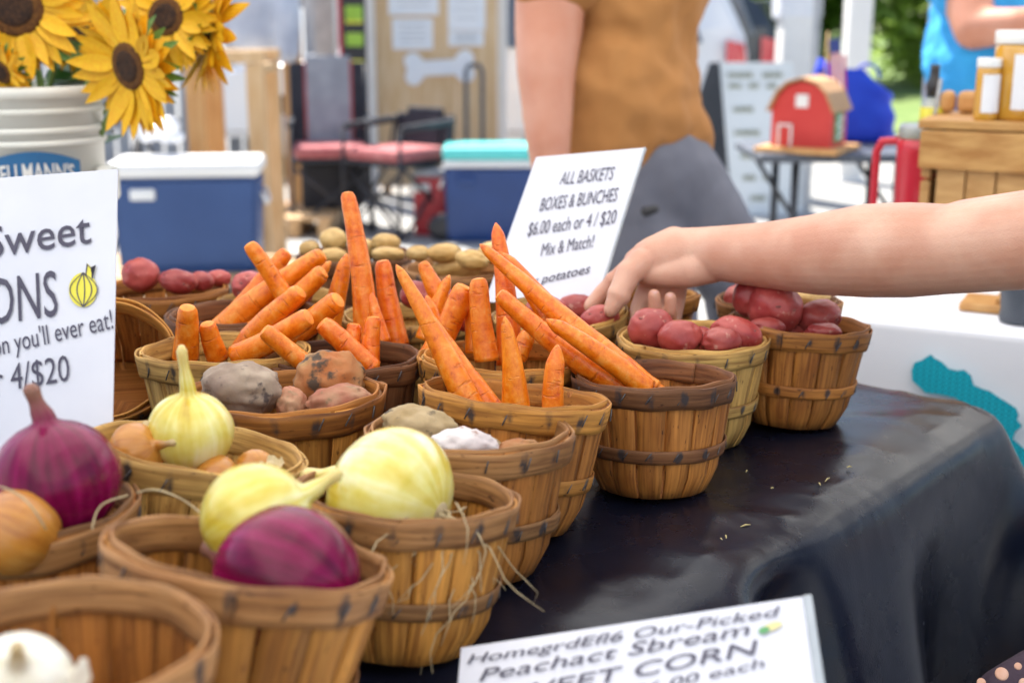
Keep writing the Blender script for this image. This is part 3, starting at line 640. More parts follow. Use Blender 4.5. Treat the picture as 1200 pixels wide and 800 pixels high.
rp(880, 348, 42, 50, 'B8', .02, 'red potato under the wrist, left of the largest one', 20, 9)
rp(908, 361, 66, 62, 'B8', .0, 'largest red potato, piled highest in the rightmost basket', 25, 6)
rp(960, 371, 52, 42, 'B8', -.0, 'rounded red potato at right of the rightmost basket', -10, 8)
rp(897, 384, 46, 26, 'B8', -.04, 'low red potato against the front rim of the rightmost basket', 0, 3)
rp(965, 389, 44, 22, 'B8', -.04, 'red potato barely above the rim at right of the rightmost basket', 0, 13)
rp(930, 392, 60, 44, 'B8', .02, 'red potato buried in the middle of the rightmost basket', 0, 15)
rp(868, 350, 40, 34, 'B9', .0, 'red potato in the basket under the forearm', 0, 17)
yp(950, 348, 46, 24, 'B9', -.01, 'single yellow potato under the forearm', 0, 5)
rp(676, 361, 48, 32, 'B10', .02, 'shaded red potato the index finger is touching', 0, 19)
rp(702, 374, 48, 32, 'B10', -.03, 'red potato beneath the thumb tip', -12, 10)
rp(640, 366, 50, 40, 'B10', .0, 'red potato behind the pointing carrots', 0, 21)
rp(765, 352, 40, 32, 'B10b', .0, 'red potato hidden behind the curled fingers', 0, 23)
rp(165, 322, 44, 40, 'B17', .0, 'large red potato next to the onion sign edge', 0, 25)
rp(209, 330, 46, 30, 'B17', -.02, 'red potato in the middle of the far left basket', 8, 14)
rp(236, 330, 30, 24, 'B17', .0, 'small red potato at right of the far left basket', 0, 27)
rp(256, 326, 30, 20, 'B17', .03, 'half shaded red potato at the far rim of the left basket', 0, 28)
rp(295, 336, 50, 38, 'B18', -.03, 'red potato at the left rim of the far pale basket', 10, 16)
rp(345, 344, 44, 32, 'B18', .0, 'red potato behind the slanting carrots', 0, 29)
rp(488, 346, 38, 34, 'B21', .0, 'pink potato left of the small carrot tip', 0, 31)
rp(517, 354, 46, 34, 'B21', -.03, 'pink potato right of the small carrot tip', 0, 18)
rp(452, 362, 36, 30, 'B21', .0, 'pink potato deep behind the tallest carrot', 0, 33)
rp(545, 376, 34, 26, 'B11', .085, 'pink potato low among the standing carrots', 0, 35)
yp(391, 281, 34, 28, 'B20', .0, 'yellow potato topping the pile left of the tallest carrot', 0, 1)
yp(363, 292, 26, 20, 'B20', .0, 'yellow potato at the left end of the farthest basket', 0, 2)
yp(390, 300, 34, 20, 'B20', -.04, 'yellow potato below the topmost one', 0, 3)
yp(452, 285, 34, 24, 'B20', .0, 'yellow potato just right of the tallest carrot', 0, 4)
yp(455, 298, 40, 18, 'B20', -.04, 'flat pale yellow potato at the dark rim', 0, 6)
yp(425, 292, 36, 26, 'B20', .02, 'yellow potato half covered by the tallest carrot', 0, 7)
yp(490, 297, 28, 20, 'B19', .0, 'yellow potato at left end of the basket by the price sign', 0, 8)
yp(521, 297, 40, 24, 'B19', .0, 'knobbly yellow potato in the middle by the price sign', 0, 9)
yp(553, 305, 40, 24, 'B19', -.04, 'pale yellow potato at the front rim by the price sign', 12, 10)
yp(577, 296, 34, 26, 'B19', .0, 'yellow potato beside the thin tall carrot tip', 0, 11)
yp(598, 304, 30, 22, 'B19', -.02, 'yellow potato touching the foot of the price sign', 0, 12)
yp(535, 314, 60, 30, 'B19', .02, 'yellow potato lowest in the basket by the price sign', 0, 13)
bt(284, 455, 96, 64, 'B13', -.0, 'grey_beet', 'large smooth grey beet beside the upright onion', 6, 1)
bt(388, 448, 86, 76, 'B13', .045, 'brown_beet', 'rough golden brown beet, highest in its basket', 10, 2)
bt(397, 472, 76, 44, 'B13', -.005, 'pink_beet', 'pinkish beet with a mossy crown at the front rim', -8, 3)
bt(341, 474, 36, 44, 'B13', .0, 'pink_beet', 'small red beet wedged between grey and golden ones', 0, 4)
bt(493, 502, 92, 54, 'B4', .01, 'tan_beet', 'tan earthy beet at left of the second beet basket', 12, 5)
bt(545, 522, 80, 42, 'B4', -.03, 'pale_beet', 'pale lilac beet in the middle of the second beet basket', 4, 6)
bt(607, 525, 50, 22, 'B4', -.02, 'brown_beet', 'small dark beet root end at right of the second beet basket', -5, 7)
bt(560, 530, 90, 44, 'B4', .04, 'tan_beet', 'tan beet buried below the pale lilac one', 0, 8)

def onion(px, py, wpx, t, axis, m, label, squash=.95, neck=.8, seed=0, roots=0, rootlen=.05):
    """axis points from root end to neck (camera-facing frame: x right, y away, z up)"""
    c = P(px, py, t); r = wpx * t / F / 2; prof = []
    for k in range(22):
        a = -math.pi / 2 + math.pi * .93 * k / 21; prof.append([math.cos(a) * r, math.sin(a) * r * squash])
    prof[0][0] = r * .05
    top = prof[-1]; nr = max(top[0] * .62, r * .12)
    prof[-2][0] = prof[-2][0] * .92; prof[-1] = [nr * 1.45, top[1] * 1.03]
    L = r * neck
    for k in range(1, 10):
        q = k / 9; prof.append([nr * (1.3 - .55 * q + .12 * math.sin(q * 9)) if q < 1 else nr * .45, top[1] * 1.03 + L * q])
    n = 40; ax = Vector(axis).normalized(); Q = ax.to_track_quat('Z', 'Y').to_matrix(); V = []; U = []; m_ = len(prof); L0 = prof[0][1]; L1 = prof[-1][1]
    for i, (rr, z) in enumerate(prof):
        for k in range(n):
            th = 2 * math.pi * k / n; b = 1 + .025 * math.sin(th * 2 + seed) + .03 * nz((math.cos(th), math.sin(th), z / r), 1.5, seed) + .008 * math.sin(th * 13 + seed)
            nk = sm(top[1], top[1] + L, z)
            V.append(c + Q @ Vector((rr * b * math.cos(th) + nk * r * .12 * math.sin(seed), rr * b * math.sin(th) + nk * r * .12 * math.cos(seed * 2), z))); U.append((k / n, (z - L0) / (L1 - L0)))
    Fc = [[i * n + k, i * n + (k + 1) % n, (i + 1) * n + (k + 1) % n, (i + 1) * n + k] for i in range(m_ - 1) for k in range(n)]
    Fc += [list(range(n))[::-1], [(m_ - 1) * n + k for k in range(n)]]
    mb = MB(); mb.add(V, Fc, U); root = thing('onion', c - Vector((0, 0, r * .9)), label, 'onion', 'onions in the baskets'); part('bulb', mb, M[m], root)
    if roots:
        rb = MB(); rn = random.Random(seed); q0 = c - ax * r * squash * .98
        pad = MB(); pad.lathe([(r * .02, -r * .05), (r * .16, -r * .02), (r * .2, r * .06)], 12, q0, Q.to_4x4()); part('root_plate', pad, M['root'], root)
        for k in range(roots):
            d = (-ax + Vector((rn.uniform(-.8, .8), rn.uniform(-.9, .2), rn.uniform(-.8, .6)))).normalized(); p = q0 + Vector((rn.uniform(-1, 1), rn.uniform(-1, 1), rn.uniform(-1, 1))) * r * .09; pts = [p.copy()]
            ln = rootlen * rn.uniform(.35, 1.1)
            for j in range(9):
                d = (d + Vector((rn.uniform(-.9, .7), rn.uniform(-.6, .4), rn.uniform(-1.0, .3)))).normalized(); p = p + d * ln / 9; pts.append(p.copy())
            rb.tube(pts, [.0007] * 5 + [.0005] * 3 + [.0003] * 2, 5)
        tag(part('roots', rb, M['root'], root), kind='stuff')
    return root
onion(66, 562, 150, .945, (-.12, .05, 1), 'red_onion', 'big glossy red onion standing upright at the left edge', .95, .62, 1)
onion(20, 622, 108, .905, (-.6, -.2, .5), 'brown_onion', 'golden brown onion in front of the big red onion', .9, .5, 2)
onion(24, 800, 122, .675, (.2, -.5, .7), 'white_onion', 'white onion in the empty looking front basket', .9, .45, 3, 0)
onion(223, 505, 102, 1.07, (.02, -.05, 1), 'yellow_onion', 'upright yellow onion with a long pale neck', .92, 1.15, 4)
onion(160, 530, 70, 1.05, (.8, -.2, .35), 'brown_onion', 'small golden onion with its neck pointing right', .85, .8, 5)
onion(252, 566, 70, 1.06, (-.85, -.2, .25), 'brown_onion', 'pale onion at the foot of the upright yellow one', .8, .8, 6)
onion(300, 548, 46, 1.07, (-.3, .4, -.3), 'brown_onion', 'little onion showing its shaggy root end', .8, .4, 7, 26, .02)
onion(458, 580, 166, 1.00, (-.84, .46, .14), 'yellow_onion', 'large yellow onion with long trailing roots', .84, .62, 8, 30, .12)
onion(300, 606, 132, .885, (.90, .25, .36), 'yellow_onion', 'pale yellow onion lying with its neck against its neighbour', .98, .72, 9)
onion(336, 676, 166, .85, (-.86, .35, .1), 'red_onion', 'glossy magenta red onion lying in the tilted basket', 1.05, .4, 10)
# loose papery skins
M['onion_paper'] = fabric_mat('onion_paper', (.74, .62, .38), .3)
M['onion_paper_w'] = fabric_mat('white_onion_paper', (.80, .76, .66), .3)
def flake(px, py, t, w_, h_, label, m='onion_paper', seed=0):
    c = P(px, py, t); a = w_ * t / F; b = h_ * t / F; mb = MB(); V = []; Fc = []; n = 8
    for i in range(n + 1):
        for j in range(n + 1):
            x, y = i / n - .5, j / n - .5; q = 1 - .35 * abs(y) * 2; z = .35 * a * (nz((x * 2, y * 2, seed), 1.2) + 1.2 * x * x)
            V.append(c + Vector((x * a * q, y * b * .7 - z * .5, y * b + z)))
    for i in range(n):
        for j in range(n): Fc.append([i * (n + 1) + j, (i + 1) * (n + 1) + j, (i + 1) * (n + 1) + j + 1, i * (n + 1) + j + 1])
    mb.add(V, Fc); solo('onion_skin', mb, M[m], c, label, 'onion skin', 'loose papery onion skins')
flake(88, 796, .67, 40, 34, 'curled white onion peel beside the white onion', 'onion_paper_w', 3)
flake(175, 508, 1.05, 26, 22, 'torn golden onion peel by the small golden onion', 'onion_paper', 5)
flake(322, 545, 1.04, 24, 14, 'brown flake of onion peel at right in the tilted honey basket', 'onion_paper', 7)
# long dry root straggling over the rims at left
def strand(pts, label, r=.0007):
    w3 = [P(*p) for p in pts]; mb = MB(); q = []
    for i in range(len(w3) - 1):
        for k in range(6): q.append(w3[i].lerp(w3[i + 1], k / 6))
    q.append(w3[-1]); q = [q[0]] + [(q[max(i - 2, 0)] + q[i] + q[min(i + 2, len(q) - 1)]) / 3 for i in range(1, len(q) - 1)] + [q[-1]]
    mb.tube(q, r, 6); solo('dry_root', mb, M['root'], w3[0], label, 'root', 'dry root strands over the rims')
strand([(160, 577, .93), (180, 572, .93), (205, 580, .93), (225, 592, .93), (240, 606, .92)], 'thin dry root arching between the left baskets')
strand([(0, 570, .87), (22, 578, .862), (40, 596, .862), (54, 620, .87)], 'pale dry root lying across the golden onion')
strand([(108, 620, .9), (112, 600, .91), (122, 588, .92), (150, 580, .93)], 'short root strand at the rim of the red onion basket')

# ================================================================== printed signs
def text_obj(s, root, box, m, name='lettering', shear=0.0, weight=.0, up=None, z=.0016):
    """flat lettering; box = (left point, right point on the baseline, letter height) in the sign's own plane"""
    cu = bpy.data.curves.new('txt', 'FONT'); cu.body = s; cu.size = 1; cu.shear = shear; cu.offset = weight; cu.resolution_u = 3
    tmp = bpy.data.objects.new('txt', cu); COL.objects.link(tmp); dg = bpy.context.evaluated_depsgraph_get()
    me = bpy.data.meshes.new_from_object(tmp.evaluated_get(dg)); bpy.data.objects.remove(tmp)
    xs = [v.co.x for v in me.vertices]; x0, x1 = min(xs), max(xs); L, Rr, h = box
    d = Rr - L; w_ = d.length; d = d.normalized(); n2 = Vector((-d.y, d.x))
    for v in me.vertices:
        q = L + d * ((v.co.x - x0) / (x1 - x0) * w_) + n2 * (v.co.y / .69 * h); v.co = Vector((q.x, q.y, z))
    me.materials.clear(); me.materials.append(m); me.name = name; return link(name, me, root)
class Sign:
    def __init__(self, TL, TR, BR, H, label, cat='sign', rim=.0, thick=.0022):
        u = TR - TL; self.W = u.length; u.normalize(); v = TR - BR; v = (v - u * v.dot(u)).normalized(); n = u.cross(v)
        self.o = TL + u * self.W / 2 - v * H; self.u, self.v, self.n, self.H = u, v, n, H
        Q = Matrix((u, v, n)).transposed(); self.root = thing('price_sign', self.o, label, cat, 'printed price signs', Q)
        b = MB(); b.box((0, H / 2, -thick / 2), (self.W, H, thick), bev=.0006); part('card', b, M['print_white'], self.root, world=False)
    def loc(self, px, py):
        d = P(px, py, 1) - CAM; t = (self.o - CAM).dot(self.n) / d.dot(self.n); q = CAM + d * t - self.o
        return Vector((q.dot(self.u), q.dot(self.v)))
    def line(self, s, L, Rr, hpx, m='ink', **kw):
        a, b = self.loc(*L), self.loc(*Rr); h = (self.loc(L[0], L[1] - hpx) - a).length * .985
        return text_obj(s, self.root, (a, b, h), M[m], **kw)
    def blob(self, name, poly, m, z=.0016):
        mb = MB(); pts = [self.loc(*p) for p in poly]; n = len(pts); mb.add([(p.x, p.y, z) for p in pts], [list(range(n))], smooth=False)
        o = part(name, mb, m, self.root, world=False)
        return o
M['yellow_ink'] = mat('yellow_printed_ink', (.62, .55, .03), .4, (.70, .62, .05), scale=40)
M['green_ink'] = mat('green_printed_ink', (.06, .25, .08), .4, (.1, .32, .12), scale=40)
M['corn_ink'] = mat('corn_printed_ink', (.60, .52, .22), .4, (.66, .58, .3), scale=40)
# onion sign
S1 = Sign(P(-228, 225, 1.17), P(138, 198, 1.15), P(149, 492, 1.10), .36, 'tall white onion price sign with drawn yellow onion at left edge')
S1.line('Sweet', (-14, 303), (108, 285), 37, weight=.004)
S1.line('ONIONS', (-87, 392), (69, 370), 54, weight=.002)
S1.line("onion you'll ever eat!", (-31, 424), (134, 385), 23, weight=.002)
S1.line('or 4/$20', (-22, 463), (83, 446), 31)
def ell(cx, cy, a, b, n=28, rot=0): return [(cx + a * math.cos(t) * math.cos(rot) - b * math.sin(t) * math.sin(rot), cy + a * math.cos(t) * math.sin(rot) + b * math.sin(t) * math.cos(rot)) for t in [2 * math.pi * k / n for k in range(n)]]
S1.blob('drawn_onion', ell(98, 340, 16.5, 20) , M['yellow_ink'])
S1.blob('drawn_onion_top', [(101, 324), (103, 309), (108, 314), (113, 312), (110, 326)], M['yellow_ink'], .0018)
for k, q in enumerate((-.95, -.45, .1, .6, 1.0)):
    pl = [(98 + q * 16.5 * math.sin(math.pi * j / 10) , 320 + 40 * j / 10) for j in range(11)]
    S1.blob('drawn_line', pl + [(x + 1.3, y) for x, y in pl[::-1]], M['ink'], .0021)
S1.blob('drawn_line', [(101, 324), (102.5, 309), (107, 314), (112.5, 312), (109, 325), (111.5, 312), (113.5, 311), (110, 327), (108.5, 327), (108, 316), (104, 312), (102, 325)], M['ink'], .0021)
b = MB(); b.box((0, -.004, .0), (S1.W, .012, .05), bev=.003); part('holder_foot', b, M['acrylic'], S1.root, world=False)
# basket price sign
S2 = Sign(P(628, 184, 1.84), P(755, 173, 1.74), P(703, 335, 1.65), .245, 'white tilted price sign for all baskets, boxes and bunches')
S2.line('ALL BASKETS', (655.5, 217), (717.5, 211), 14)
S2.line('BOXES & BUNCHES', (632.5, 248), (722.5, 236), 14.5)
S2.line('$6.00 each or 4 / $20', (618, 277), (721, 262), 15)
S2.line('Mix & Match!', (634, 300.5), (695, 290), 14)
S2.line('for potatoes', (612, 338), (692, 320), 10, weight=.004, shear=.25)
b = MB(); b.box((S2.W / 2 + .0012, S2.H / 2, -.001), (.0024, S2.H, .004)); part('clear_edge', b, M['acrylic'], S2.root, world=False)
# corn sign near the camera
S3 = Sign(P(540, 758, .93), P(941, 698, .868), P(934, 800, .823), .22, 'white sweet corn price sign at the bottom in clear holder')
S3.line('HomegrdEfl6 Our-Picked', (548, 779), (916, 722), 11, shear=.25)
S3.line('Peachact Sbream', (562, 799), (880, 744), 14, shear=.25)
S3.line('SWEET CORN', (578, 826), (891, 766), 16, shear=.2)
S3.line('$6.00 each', (740, 816), (897, 782), 11, shear=.2)
S3.blob('drawn_corn', ell(905, 735, 13, 4.5, 20, -.32), M['corn_ink']); S3.blob('drawn_husk', ell(896, 739.5, 7, 4, 16, -.3), M['green_ink'], .0019)
b = MB(); b.box((S3.W / 2 + .003, S3.H / 2, -.001), (.006, S3.H, .005), bev=.001); part('clear_edge', b, M['acrylic'], S3.root, world=False)
b = MB(); b.box((0, -.004, .0), (S3.W, .010, .06), bev=.003); part('holder_foot', b, M['acrylic'], S3.root, world=False)
# slatted crate that carries the corn sign, below the picture
def slat_crate(c, sz, ang, label, name='wooden_crate', m='crate', gap=.3, rows=4, top=True, group=None):
    root = thing(name, c, label, 'crate', group, Matrix.Rotation(ang, 3, 'Z')); X, Y, Z = sz
    for sx in (-1, 1):
        for sy in (-1, 1):
            b = MB(); b.box((sx * (X / 2 - .02), sy * (Y / 2 - .02), Z / 2), (.03, .03, Z - .004), bev=.002); part('corner_post', b, M[m], root, False)
    hh = Z / rows
    for k in range(rows):
        for sy in (-1, 1):
            b = MB(); b.box((0, sy * (Y / 2 + .001), hh * (k + .5)), (X, .012, hh * (1 - gap)), bev=.002); part('slat', b, M[m], root, False)
        for sx in (-1, 1):
            b = MB(); b.box((sx * (X / 2 + .001), 0, hh * (k + .5)), (.012, Y - .016, hh * (1 - gap)), bev=.002); part('slat', b, M[m], root, False)
    if top:
        n = 4
        for k in range(n):
            b = MB(); b.box((0, (k - (n - 1) / 2) * Y / n, Z + .007), (X + .01, Y / n * .93, .014), bev=.002); part('top_board', b, M[m], root, False)
    return root
q = S3.o; slat_crate(Vector((q.x, q.y, 0)), (.34, .20, q.z - .030), math.atan2(S3.u.y, S3.u.x), 'wooden slatted crate stand under the sweet corn sign', rows=6)

# ================================================================== people
def skinned(name, mb, m, root, voxel, it=6, world=True):
    o = part(name, mb, m, root, world); md = o.modifiers.new('remesh', 'REMESH'); md.mode = 'VOXEL'; md.voxel_size = voxel; md.use_smooth_shade = True
    s = o.modifiers.new('smooth', 'SMOOTH'); s.iterations = it; s.factor = .5; return o
def chain(mb, pts, rad, t0=None):
    for i in range(len(pts) - 1): mb.capsule(pts[i], pts[i + 1], rad[i], rad[i + 1])
M['polka'] = mat('dark_plum_cloth', (.035, .018, .035), .8, (.05, .03, .05), scale=40, bump=.3)
M['peach'] = mat('peach_dot', (.60, .33, .22), .8, (.66, .4, .3), scale=80)
M['hair'] = mat('brown_hair', (.09, .05, .025), .6, (.14, .08, .04), scale=60, stretch=(1, 1, .2))
M['tee'] = mat('grey_teal_cotton', (.10, .16, .20), .9, (.13, .2, .24), scale=30, bump=.2)
M['denim'] = mat('blue_denim', (.06, .10, .20), .9, (.09, .14, .26), scale=60, bump=.2)
M['shoe'] = mat('dark_shoe', (.03, .03, .035), .6, (.05, .05, .05), scale=20)
def head(root, c, r, face, hair, skinmb):
    """adds neck-less head to the body mesh and hair, nose, ears"""
    f = Vector(face).normalized(); sd = f.cross(Vector((0, 0, 1))).normalized(); up = Vector((0, 0, 1))
    chain(skinmb, [c - up * r * .35 + f * r * .12, c + up * r * .22], [r * .72, r * .92])
    skinmb.capsule(c + f * r * .86 - up * r * .05, c + f * r * 1.02 - up * r * .22, r * .09, r * .13)
    skinmb.capsule(c + f * r * .6 - up * r * .78, c + f * r * .62 - up * r * .78, r * .28, r * .28)
    for s in (-1, 1): skinmb.capsule(c + sd * s * r * .9 - up * r * .12, c + sd * s * r * .93 + up * r * .1, r * .1, r * .14)
    h = MB(); chain(h, [c - f * r * .25 + up * r * .3, c - f * r * .1 + up * r * .48], [r * .93, r * .86]); h.capsule(c - f * r * .5 - up * r * .3, c - f * r * .45, r * .55, r * .7); skinned('hair', h, hair, root, r * .1)
    for s in (-1, 1):
        e = MB(); e.capsule(c + f * r * .84 + sd * s * r * .33 + up * r * .06, c + f * r * .85 + sd * s * r * .33 + up * r * .06, r * .09, r * .09); part('eye', e, M['black_metal'], root)
    mth = MB(); mth.capsule(c + f * r * .86 - up * r * .55 - sd * r * .2, c + f * r * .86 - up * r * .55 + sd * r * .2, r * .06, r * .06); part('mouth', mth, M['nail'], root)

# --- the customer whose bare right arm reaches in from the right
HT = 1.60
def H(px, py, dt, rpx): return (P(px, py, HT + dt), rpx * (HT + dt) / F)
cust = thing('person', (1.12, 1.16, 0), 'person leaning in from the right, bare pale forearm and hand picking potatoes', 'person')
mb = MB()
def hc(seq): ps = [H(*q) for q in seq]; chain(mb, [p for p, r in ps], [r for p, r in ps])
hc([(822, 296, 0, 30), (850, 297, -.02, 33), (900, 299, -.05, 39), (960, 298, -.09, 48), (1015, 294, -.13, 55), (1065, 293, -.16, 56), (1110, 292, -.19, 53), (1160, 287, -.22, 55), (1230, 280, -.26, 58), (1330, 262, -.30, 62), (1460, 232, -.34, 68)])
hc([(985, 306, -.10, 40), (1045, 305, -.13, 43), (1090, 303, -.17, 43)])
hc([(1130, 278, -.20, 44), (1220, 268, -.25, 48)])
hc([(825, 296, 0, 30), (795, 297, .005, 30), (768, 303, .005, 26), (748, 311, .005, 19)])
hc([(790, 285, .01, 20), (762, 294, .015, 16), (744, 305, .02, 13)])
hc([(845, 304, -.01, 25), (825, 309, -.008, 25), (806, 316, -.010, 22), (786, 319, -.008, 18), (764, 320, -.004, 15)])            # heel of the thumb side
hc([(790, 312, .0, 22), (760, 320, .01, 16)])
for kq in ((756, 298, .010, 16), (725, 345, -.0225, 14.0), (720, 330, .030, 12.6), (768, 291, .018, 16)): hc([kq, (kq[0] + 1, kq[1] + 1, kq[2], kq[3])])
hc([(752, 308, -.008, 17), (737, 320, -.016, 15.5), (727, 341, -.022, 13.5), (719, 357, -.024, 10.5), (716, 363, -.024, 9)])   # front digit
hc([(742, 312, .022, 14), (722, 328, .03, 11.5), (704, 345, .034, 10), (691, 359, .034, 8)])                 # digit behind it
hc([(768, 318, .02, 14), (756, 342, .03, 11), (748, 362, .026, 10), (745, 376, .02, 9)])                     # hanging middle finger
hc([(778, 320, .02, 14), (775, 350, .035, 11), (771, 378, .024, 10), (769, 381, -.004, 8.8), (767, 362, -.026, 8.3), (766.5, 346, -.030, 7.6)])   # curled, tip up
hc([(795, 322, .02, 13), (793, 350, .03, 10.5), (788, 379, .02, 9.5), (786, 381, -.004, 8.4), (785.5, 364, -.024, 8.0), (785.5, 349, -.028, 7.3)])
# shoulder, neck and the rest of the body, outside the picture
sh = P(1460, 232, HT - .34); chest = Vector((1.02, 1.16, 1.10)); hip = Vector((1.28, 1.12, .92)); hd = Vector((.93, 1.20, 1.38))
chain(mb, [sh, chest], [.068, .10]); chain(mb, [chest + Vector((-.02, .02, .1)), hd - Vector((0, 0, .06))], [.06, .055])
lsh = chest + Vector((.05, .2, .02)); chain(mb, [chest, lsh, lsh + Vector((.02, .08, -.27)), lsh + Vector((-.14, .04, -.42))], [.09, .07, .045, .034])
for s, dx in ((-1, -.02), (1, .06)):
    k = hip + Vector((dx - .02, s * .10, -.46)); f = Vector((hip.x + dx + .02, hip.y + s * .11, .07)); chain(mb, [hip + Vector((0, s * .09, 0)), k, f], [.085, .06, .045])
head(cust, hd, .10, (-1, .1, -.4), M['hair'], mb)
skinned('body', mb, M['skin'], cust, .0022, 5)
mb = MB(); chain(mb, [chest + Vector((-.03, 0, .02)), chest.lerp(hip, .5), hip + Vector((0, 0, .03))], [.145, .15, .155]); chain(mb, [chest, sh.lerp(chest, .25)], [.12, .092]); chain(mb, [chest, lsh, lsh + Vector((.02, .05, -.14))], [.12, .085, .068]); skinned('shirt', mb, M['tee'], cust, .01)
mb = MB()
for s, dx in ((-1, -.02), (1, .06)):
    k = hip + Vector((dx - .02, s * .10, -.46)); f = Vector((hip.x + dx + .02, hip.y + s * .11, .12)); chain(mb, [hip + Vector((0, s * .07, -.02)), k, f], [.12, .08, .07])
skinned('trousers', mb, M['denim'], cust, .012)
for s, dx in ((-1, -.02), (1, .06)):
    b = MB(); f = Vector((hip.x + dx + .02, hip.y + s * .11, .045)); chain(b, [f + Vector((.04, 0, 0)), f + Vector((-.16, 0, -.008))], [.045, .036]); skinned('shoe', b, M['shoe'], cust, .01)
for (px, py, dt, a, bb) in ((766.6, 348, -.030, 5.2, 6.6), (785.1, 350.5, -.028, 4.8, 6.2)):
    b = MB(); t = HT + dt; c = P(px, py, t) + Vector((0, -CP, SP)) * (7.0 * t / F * .9); k = t / F
    V = []; Fc = []
    for j in range(7):
        for i in range(9):
            x = (i / 8 - .5) * 2; y = (j / 6 - .5) * 2; q = math.sqrt(max(0, 1 - .55 * abs(y) ** 4)); V.append(c + Vector((x * a * q * k, CP * (x * x * 3.2 * k + y * y * 1.2 * k), y * bb * k)))
    for j in range(6):
        for i in range(8): Fc.append([j * 9 + i, j * 9 + i + 1, (j + 1) * 9 + i + 1, (j + 1) * 9 + i])
    b.add(V, Fc); part('fingernail', b, M['nail'], cust)

# --- man in the brown shirt
M['brown_tee'] = mat('rust_brown_cotton', (.36, .155, .042), .9, (.39, .175, .052), scale=3, bump=.0, bscale=14)
M['grey_pants'] = mat('slate_grey_trousers', (.115, .12, .155), .85, (.14, .145, .18), scale=8, bump=.2, bscale=12)
MT = 3.05
def Q3(px, py, dt=0.0): return P(px, py, MT + dt)
man = thing('person', Vector((.42, 3.05, 0)), 'man in rust brown shirt and slate trousers standing behind the price sign', 'person')
k3 = MT / F
mb = MB(); chain(mb, [Q3(660, -150, -.10), Q3(648, -60, -.13), Q3(643, 35, -.17), Q3(640, 80, -.20), Q3(643, 170, -.24), Q3(647, 215, -.25)], [46 * k3, 42 * k3, 38 * k3, 33 * k3, 24 * k3, 19 * k3])
chain(mb, [Q3(647, 215, -.25), Q3(650, 245, -.25), Q3(655, 275, -.25)], [22 * k3, 26 * k3, 14 * k3])
chain(mb, [Q3(740, -170), Q3(738, -290)], [38 * k3, 36 * k3]); head(man, Q3(735, -345), .105, (-.6, -.6, 0), M['hair'], mb)
chain(mb, [Q3(800, -140, .15), Q3(780, -20, .30), Q3(740, 60, .30)], [40 * k3, 32 * k3, 24 * k3])
legs = [[Q3(735, 195), Q3(775, 420, .0), None], [Q3(790, 195, .05), Q3(868, 330, .10), None]]
for L in legs:
    L[2] = Vector((L[1].x + .08, L[1].y + .02, .09))
    chain(mb, [L[0], L[1], L[2]], [.08, .055, .045])
skinned('body', mb, M['skin2'], man, .008, 5)
mb = MB(); chain(mb, [Q3(742, -150), Q3(735, -60), Q3(722, 60, .03), Q3(712, 135, .02), Q3(716, 160, .02)], [88 * k3, 92 * k3, 92 * k3, 100 * k3, 98 * k3])
chain(mb, [Q3(765, -100, .05), Q3(750, 60, .05), Q3(772, 155, .04)], [70 * k3, 68 * k3, 62 * k3])
chain(mb, [Q3(775, 140, .03), Q3(806, 166, .04)], [34 * k3, 24 * k3]); chain(mb, [Q3(690, -160, -.05), Q3(655, -95, -.12), Q3(650, -32, -.175)], [62 * k3, 58 * k3, 53 * k3]); chain(mb, [Q3(790, -150, .1), Q3(785, -60, .26)], [60 * k3, 50 * k3])
mb2 = mb
for kx, (ax, ay, bx, by, rr) in (): chain(mb, [Q3(ax, ay, -.165), Q3((ax + bx) / 2, (ay + by) / 2 + 4, -.175), Q3(bx, by, -.09)], [rr * k3, rr * k3 * 1.1, rr * .7 * k3])
shirt = skinned('shirt', mb, M['brown_tee'], man, .009, 4)
def wrinkle(o, size, k, ax='NORMAL'):
    tx = bpy.data.textures.new('wrinkles', 'CLOUDS'); tx.noise_scale = size; tx.noise_depth = 2
    d = o.modifiers.new('wrinkles', 'DISPLACE'); d.texture = tx; d.strength = k; d.mid_level = .5; d.texture_coords = 'LOCAL'; o.modifiers.new('soften', 'SMOOTH').iterations = 2
wrinkle(shirt, .16, .07)
mb = MB(); chain(mb, [Q3(738, 190, .03), Q3(760, 212, .03)], [76 * k3, 80 * k3])
L = legs[0]; chain(mb, [Q3(735, 215), L[1], L[2]], [.13, .095, .08]); L = legs[1]; chain(mb, [Q3(785, 210, .04), L[1], L[2]], [.135, .10, .08]); wrinkle(skinned('trousers', mb, M['grey_pants'], man, .011, 5), .10, .03)
for L in legs:
    b = MB(); f = Vector((L[2].x, L[2].y, .045)); chain(b, [f + Vector((.05, .02, 0)), f + Vector((-.14, -.1, -.006))], [.048, .04]); skinned('shoe', b, M['shoe'], man, .01)
b = MB(); c = Q3(757, 248, -.155); b.capsule(c, c + Vector((.02, 0, .006)), .012, .010); part('pocket_button', b, M['black_metal'], man)

